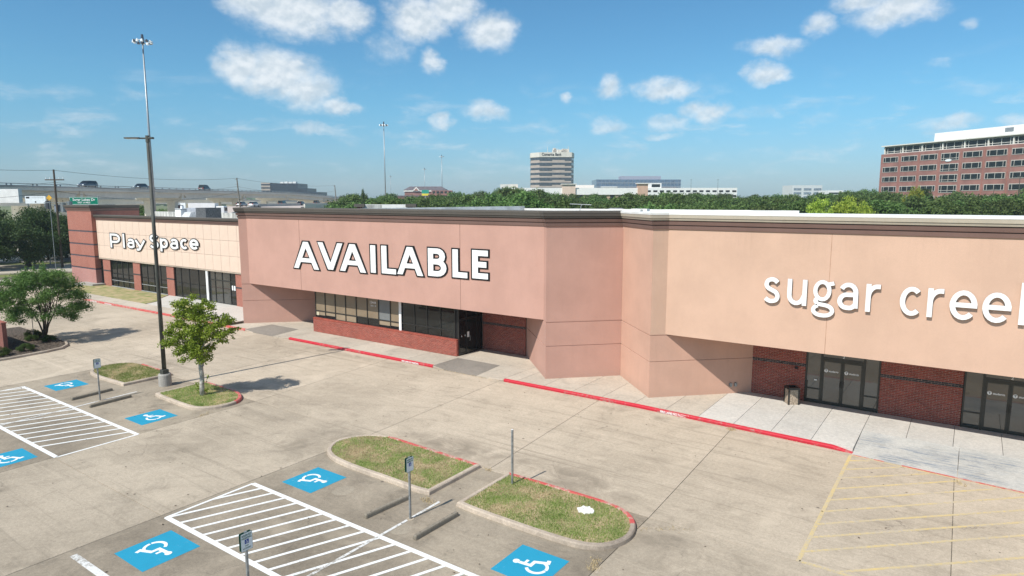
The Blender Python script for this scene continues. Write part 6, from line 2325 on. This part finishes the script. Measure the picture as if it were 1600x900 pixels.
# white multi-storey car park
wp, Mx, w, h = block(1008, 1152, 470, 293.5, 40, 'car_park', 'white multi-storey car park stretching right of the cream building', 'building', M_cap)
for k in range(3):
    for j in range(14):
        x0 = 1.2 + j * w / 14
        MB().box(x0, x0 + w / 14 * .62, h - 3.0 - k * 3.3, h - 1.7 - k * 3.3, -.4, .06, Mx).build('opening', M_black, wp)
MB().box(4, 12, h, h + 3.4, -12, -2, Mx).build('stair_tower', M_cap, wp)
MB().box(5, 11, h + .5, h + 2.6, -2, -1.9, Mx).build('opening', M_og, wp)
# small white office
so_, Mx, w, h = block(1238, 1285, 700, 289.5, 25, 'white_office', 'small pale office block on the horizon left of the red brick one', 'building', mat('pale_office', (.62, .64, .64), .8))
for k in range(3):
    for j in range(3):
        MB().box(1.8 + j * w / 3, w / 3 * (j + 1) - .8, h - 5.4 - k * 4.2, h - 3.0 - k * 4.2, 0, .12, Mx).build('window', glass('pale_blue_glass', (.20, .25, .30), .2) if (k, j) == (0, 0) else bpy.data.materials['pale_blue_glass'], so_)
lw, Mx, w, h = block(1294, 1318, 640, 297.5, 20, 'low_white_building', 'low white building just right of the small pale office', 'building', M_cap)
MB().box(1, w - 1, h - 3.5, h - 2, 0, .1, Mx).build('window', M_og, lw)
# stepped dark office, left
sd = thing('stepped_office', 'dark glass office stepping down to the right with pale end, behind the overpass', 'building')
M_sd = glass('dark_blue_curtain', (.035, .05, .075), .25, .4)
d = 620
for (x0, x1, yt) in ((422, 465, 286.5), (465, 479.5, 294), (479.5, 497, 300)):
    a, b = site(x0, d, yt), site(x1, d, yt)
    dv = b - a
    dv.z = 0
    Mx = frame((a.x, a.y, 0), dv.normalized(), (0, 0, 1))
    MB().box(.01, dv.length, -1, a.z, -30, 0, Mx).build('glass_block', M_sd, sd)
    for k in range(9):
        zz = a.z - .9 - k * 1.9
        if zz > 1:
            MB().box(0, dv.length, zz - .25, zz, 0, .25, Mx).build('floor_line', P_gry, sd)
a, b = site(408, d, 285.5), site(422, d, 285.5)
dv = b - a
dv.z = 0
Mx = frame((a.x, a.y, 0), dv.normalized(), (0, 0, 1))
MB().box(0, dv.length, -1, a.z, -30, .4, Mx).build('pale_block', M_bt, sd)
for k in range(6):
    MB().box(.0, dv.length, a.z - 2.4 - k * 3.0, a.z - 1.2 - k * 3.0, .4, .55, Mx).build('window_band', M_sd, sd)
for k in range(4):
    MB().box(15 + k * 4, 18 + k * 4, a.z - .8, a.z + 1.0 + .3 * (k % 2), -12, -8, Mx).build('roof_unit', M_cap, sd)
# gabled brick building
gb2 = thing('gabled_brick_building', 'red brick building with hipped dark roof and white gable behind the trees', 'building')
d = 520
M_rf = mat('slate_roof', (.13, .11, .12), .85, .1, .5)
a, b = site(632, d, 297), site(672, d, 297)
dv = b - a
dv.z = 0
Mx = frame((a.x, a.y, 0), dv.normalized(), (0, 0, 1))
w, h = dv.length, a.z
MB().box(0, w + 12, -1, h - 1.2, -16, 0, Mx).build('wall', M_ob, gb2)
MB().box(-.6, w + 12.6, h - 1.2, h, -16.6, .6, Mx).build('eaves', M_ow, gb2)
rf = MB()
for (x0, x1, y0, y1, x2, x3) in ((-.8, w + 13, -17, .8, 3.5, w + 8),):
    vs = [(x0, h, y0), (x1, h, y0), (x1, h, y1), (x0, h, y1), (x2, h + 2.9, (y0 + y1) / 2 - 3), (x3, h + 2.9, (y0 + y1) / 2 - 3), (x3, h + 2.9, (y0 + y1) / 2 + 3), (x2, h + 2.9, (y0 + y1) / 2 + 3)]
    rf.v += [tuple(Mx @ Vector(v)) for v in vs]
    rf.f += [(0, 1, 5, 4), (1, 2, 6, 5), (2, 3, 7, 6), (3, 0, 4, 7), (4, 5, 6, 7)]
rf.build('roof', M_rf, gb2)
MB().prism([(6.5, h - .5), (12.3, h - .5), (9.4, h + 2.6)], .6, 1.2, Mx).build('gable', M_ow, gb2)
MB().prism([(7.6, h - .5), (11.2, h - .5), (9.4, h + 1.5)], 1.2, 1.3, Mx).build('gable_infill', M_ob, gb2)
MB().box(-12, w + 6, -1, h - 5, 2, 6, Mx).build('front_wing', M_ob, gb2)
MB().box(-12.5, w + 6.5, h - 5, h - 4.2, 1.5, 6.6, Mx).build('front_wing_roof', M_rf, gb2)
MB().box(w + 2, w + 18, -1, h - .4, 2, 8, Mx).build('side_wing', M_ob, gb2)
for k in range(5):
    for j in range(3):
        MB().box(w + 2.8 + k * 3.1, w + 4.9 + k * 3.1, h - 2.6 - j * 3.2, h - 1.0 - j * 3.2, 8, 8.1, Mx).build('window', M_og, gb2)
ss = site(659, 400, 296.5)
s2 = thing('petrol_price_sign', 'small green and yellow roadside sign over the trees before the gabled building', 'sign', (ss.x, ss.y, 0))
Mx = frame((0, 0, ss.z - 3.5), (RX, RY, 0), (0, 0, 1))
MB().box(0, 4.3, 1.2, 3.4, 0, .4, Mx).build('green_panel', mat('teal_sign', (0.02, .28, .2), .6), s2)
MB().box(0, 4.3, 0, 1.19, 0, .4, Mx).build('yellow_panel', mat('yellow_sign', (.75, .6, .05), .6), s2)
MB().box(1.9, 2.4, -14, 0, .1, .3, Mx).build('post', M_galv, s2)
ss = site(770, 145, 325)
hs_ = thing('house', 'small grey hipped roof showing between the trees and the white roof edge', 'house', tuple(site(963, 104)[:2]) + (0,))
rf = MB()
zz = site(963, 104, 325).z
rf.v += [(-4, -3, zz - 1.6), (4, -3, zz - 1.6), (4, 3, zz - 1.6), (-4, 3, zz - 1.6), (-1, 0, zz), (1, 0, zz)]
rf.f += [(0, 1, 5, 4), (1, 2, 5), (2, 3, 4, 5), (3, 0, 4), (0, 3, 2, 1)]
rf.build('roof', mat('grey_shingle', (.25, .25, .27), .9), hs_)
MB().box(-3.4, 3.4, -2.4, 2.4, -.3, zz - 1.61).build('wall', M_fb, hs_)
# dark hedge line and shop signs seen through under the overpass
for (x0, x1, d, y0, lab, m) in ((262, 290, 240, 317, 'small white shop sign with dark lettering beneath the overpass', M_sgn),):
    a, b = site(x0, d, y0), site(x1, d, y0)
    dv = b - a
    dv.z = 0
    Mx = frame((a.x, a.y, 0), dv.normalized(), (0, 0, 1))
    t = thing('shop_signboard', lab, 'sign')
    MB().box(0, dv.length, a.z - 2.2, a.z, 0, .3, Mx).build('board', m, t)
    MB().box(1.2, dv.length - .8, a.z - 1.5, a.z - .8, .3, .32, Mx).build('print', M_black, t)
    MB().box(dv.length / 2 - .2, dv.length / 2 + .2, -.2, a.z - 2.2, .1, .25, Mx).build('post', M_galv, t)

# ------------------------------------------------------------------ woodland behind the shops
protos = []
for i, (lm, nm) in enumerate(((M_leafb, 'oak_tree'), (M_leafb, 'oak_tree'), (M_leafb, 'oak_tree'), (M_leafb, 'oak_tree'), (M_leafy, 'oak_tree'))):
    r = random.Random(50 + i)
    t = thing(nm, 'dark green broad-crowned tree in the wood behind the shops', 'tree', (0, 0, -50), 0, 'trees of the wood behind the shops')
    c = subclumps(r, (0, 0, 6.2), (4.6, 4.6, 2.9), 34, 1.35) + subclumps(r, (0, 0, 5.2), (3, 3, 2.0), 8, 1.6)
    Vv, Ff = leaves(c, 7500, .43, 60 + i, .35)
    link('crown', npmesh('crown', Vv, Ff, lm), t)
    mb = MB()
    mb.tube([(0, 0, -.5), (.1, 0, 2), (0, .1, 4)], [.3, .24, .2], 7)
    for k in range(4):
        mb.tube([(0, 0, 3.2), (2.4 * cos(k * 1.6), 2.4 * sin(k * 1.6), 6.2)], [.14, .05], 5)
    mb.build('trunk', M_bark, t)
    protos.append(t)
XT = [540, 560, 575, 600, 625, 660, 700, 740, 765, 790, 815, 840, 880, 915, 950, 1000, 1050, 1100, 1150, 1200, 1250, 1300, 1340, 1380, 1420, 1460, 1500, 1540, 1570, 1600, 1700]
YT = [312, 306, 300, 304, 305, 308, 304, 306, 299, 293, 294, 299, 304, 308, 306, 306, 303, 306, 308, 308, 309, 303, 300, 296, 300, 300, 303, 306, 300, 298, 298]
ROWN = {112: 'front', 126: 'second', 142: 'third', 160: 'fourth', 180: 'fifth', 205: 'sixth', 235: 'seventh', 275: 'eighth', 330: 'last'}
wood = {}
first = {0: True, 1: True, 2: True, 3: True, 4: True}
r = random.Random(5)
cnt = 0
for (d, top_off, spc) in ((112, 16, 7.2), (126, 12, 7.6), (142, 8, 8), (160, 4.5, 8.5), (180, 2, 9), (205, .5, 10), (235, 0, 11), (275, 1, 13), (330, 1.5, 16)):
    L = (552 - 800) / F * d
    while L < (1720 - 800) / F * d:
        dd = d + r.uniform(-6, 6)
        px = 800 + L * F / d
        yt = float(np.interp(px, XT, YT)) - 3.0 + top_off * .8 + r.uniform(-4.0, 4.0)
        z = site(px, dd, yt).z
        L += spc * r.uniform(.8, 1.2)
        if z < 3.5:
            continue
        if d > 200 and px > 1370:
            continue
        k = r.randrange(4)
        s_ = z / 9.6
        wd = max(.75, min(1.25, s_ * r.uniform(.9, 1.2)))
        q = site(px, dd)
        if first[k]:
            t = protos[k]
            first[k] = False
            t.location = (q.x, q.y, -.2)
            t.scale = (wd, wd, s_)
            t.rotation_euler = (0, 0, r.uniform(0, 6))
        else:
            t = dup(protos[k], (q.x, q.y, -.2), r.uniform(0, 6), (wd, wd, s_))
        zone = 'near the overpass' if px < 640 else 'under the light masts' if px < 790 else 'under the bank tower' if px < 920 else 'under the glass office' if px < 1070 else 'under the car park' if px < 1170 else 'left of the pale office' if px < 1240 else 'under the pale office' if px < 1370 else 'under the brick office'
        row = ROWN[d]
        wood.setdefault((row, zone), []).append((px, t))
        cnt += 1
ORD = ['first', 'second', 'third', 'fourth', 'fifth', 'sixth', 'seventh', 'eighth', 'ninth', 'tenth', 'eleventh', 'twelfth', 'thirteenth']
for (row, zone), lst in wood.items():
    lst.sort(key=lambda e: e[0])
    for k, (_, t) in enumerate(lst):
        t['label'] = 'tree in the %s row of the wood %s, %s from left' % (row, zone, ORD[k])
for (px, d, yt, wd, lab) in ((1325, 102, 307, .62, 'bright yellow-green tree in front of the dark wood, just above the peach roof'), (1286, 103, 309, .55, 'lighter green tree left of the bright yellow-green one'), (1428, 150, 291, .5, 'yellow-green treetop before the lower windows of the brick office'), (1350, 106, 314, .4, 'small yellow-green tree right of the brightest one')):
    q = site(px, d)
    z = site(px, d, yt).z
    if px == 1325:
        t = protos[4]
        t.location = (q.x, q.y, -.2)
        t.scale = (wd, wd, z / 9.6)
        t['label'] = lab
    else:
        t = dup(protos[4], (q.x, q.y, -.2), px * .37, (wd, wd, z / 9.6), lab)
    t['group'] = 'yellow-green trees in front of the wood'
q = site(567, 210)
t = dup(protos[1], (q.x, q.y, -.2), 1.0, (.35, .35, site(561, 210, 296).z / 9.6), 'narrow upright tree at the left end of the wood beside the overpass')
t['group'] = 'trees of the wood behind the shops'
q = site(540, 300)
t = dup(protos[2], (q.x, q.y, -.2), 2.0, (.7, .7, site(540, 300, 303).z / 9.6), 'tree beyond the far end of the overpass')
for i, (px, d, yt, lab) in enumerate(((140, 175, 320, 'dark tree beneath the overpass behind the brick tower'), (215, 190, 321, 'dark tree seen beneath the overpass left of the light pole'), (232, 200, 321, 'dark tree seen beneath the overpass just left of the mast'))):
    q = site(px, d)
    dup(protos[i], (q.x, q.y, -.2), i, (1.0, 1.0, site(px, d, yt).z / 9.6), lab)
q = site(275, 190)
pk = dup(protos[0], (q.x, q.y, -.2), 1, (.5, .5, site(278, 190, 318).z / 9.6), 'pink-flowering tree beneath the overpass right of the light pole')
for ch in list(pk.children):
    if ch.name.startswith('crown'):
        me = ch.data.copy()
        me.materials.clear()
        me.materials.append(leafmat('pink_blossom', (.20, .07, .09), (.33, .16, .18)))
        ch.data = me
# far-off wood reaching the horizon
V, Fc = [], []
r = np.random.default_rng(8)
for (d, zt, n) in ((420, 9.5, 3600), (620, 11, 4200), (950, 12.5, 4600), (1500, 15, 4600)):
    px = r.uniform(-300, 1900, n)
    for k in range(n):
        L = (px[k] - 800) / F * d
        if L < -60 and d < 640:
            continue
        dd = d + r.uniform(-25, 25)
        c = ld(L, dd)
        hgt = zt * (.80 + .2 * mnoise.noise(Vector((L * .03, d * .1, 0)))) * r.uniform(.35, 1.0)
        s_ = d * .0042 * r.uniform(.6, 1.3)
        a = r.uniform(0, 3.14)
        b = len(V)
        tx, ty = s_ * cos(a), s_ * sin(a)
        V += [(c.x - tx, c.y - ty, hgt - s_ * .5), (c.x + tx, c.y + ty, hgt - s_ * .4), (c.x + tx * .6, c.y + ty * .6 + .3, hgt + s_ * .6), (c.x - tx * .6, c.y - ty * .6, hgt + s_ * .5)]
        Fc.append((b, b + 1, b + 2, b + 3))
fwd = link('distant_wood', npmesh('distant_wood', V, Fc, M_leafb))
tag(fwd, 'far-off dark green wood along the horizon', 'wood', kind='stuff')

# ------------------------------------------------------------------ thin summer haze
hzb = MB().box(-1900, 1500, -400, 2300, -1.6, 75)
hm_ = bpy.data.materials.new('haze')
hm_.use_nodes = True
hnt = hm_.node_tree
hnt.nodes.clear()
ho_ = node(hnt, 'ShaderNodeOutputMaterial')
hv = node(hnt, 'ShaderNodeVolumePrincipled')
hv.inputs['Color'].default_value = (0.80, 0.92, 1.0, 1)
hv.inputs['Density'].default_value = 0.00022
hv.inputs['Anisotropy'].default_value = 0.0
hnt.links.new(hv.outputs[0], ho_.inputs['Volume'])
tag(hzb.build('haze', hm_), 'thin pale haze over the whole place', 'haze', kind='stuff')

# ------------------------------------------------------------------ put each group's empty at its own base
bpy.context.view_layer.update()
for o in list(COL.objects):
    if o.type == 'EMPTY' and o.parent is None and o.location.length < 1e-6 and len(o.children):
        mn = Vector((1e9, 1e9, 1e9))
        mx = -mn
        for ch in o.children:
            if ch.type != 'MESH':
                continue
            for c in ch.bound_box:
                w_ = ch.matrix_basis @ Vector(c)
                mn = Vector(map(min, mn, w_))
                mx = Vector(map(max, mx, w_))
        base = Vector(((mn.x + mx.x) / 2, (mn.y + mx.y) / 2, max(0, mn.z)))
        o.location = base
        for ch in o.children:
            ch.matrix_basis = Matrix.Translation(-base) @ ch.matrix_basis
print('trees', cnt, 'objects', len(COL.objects))
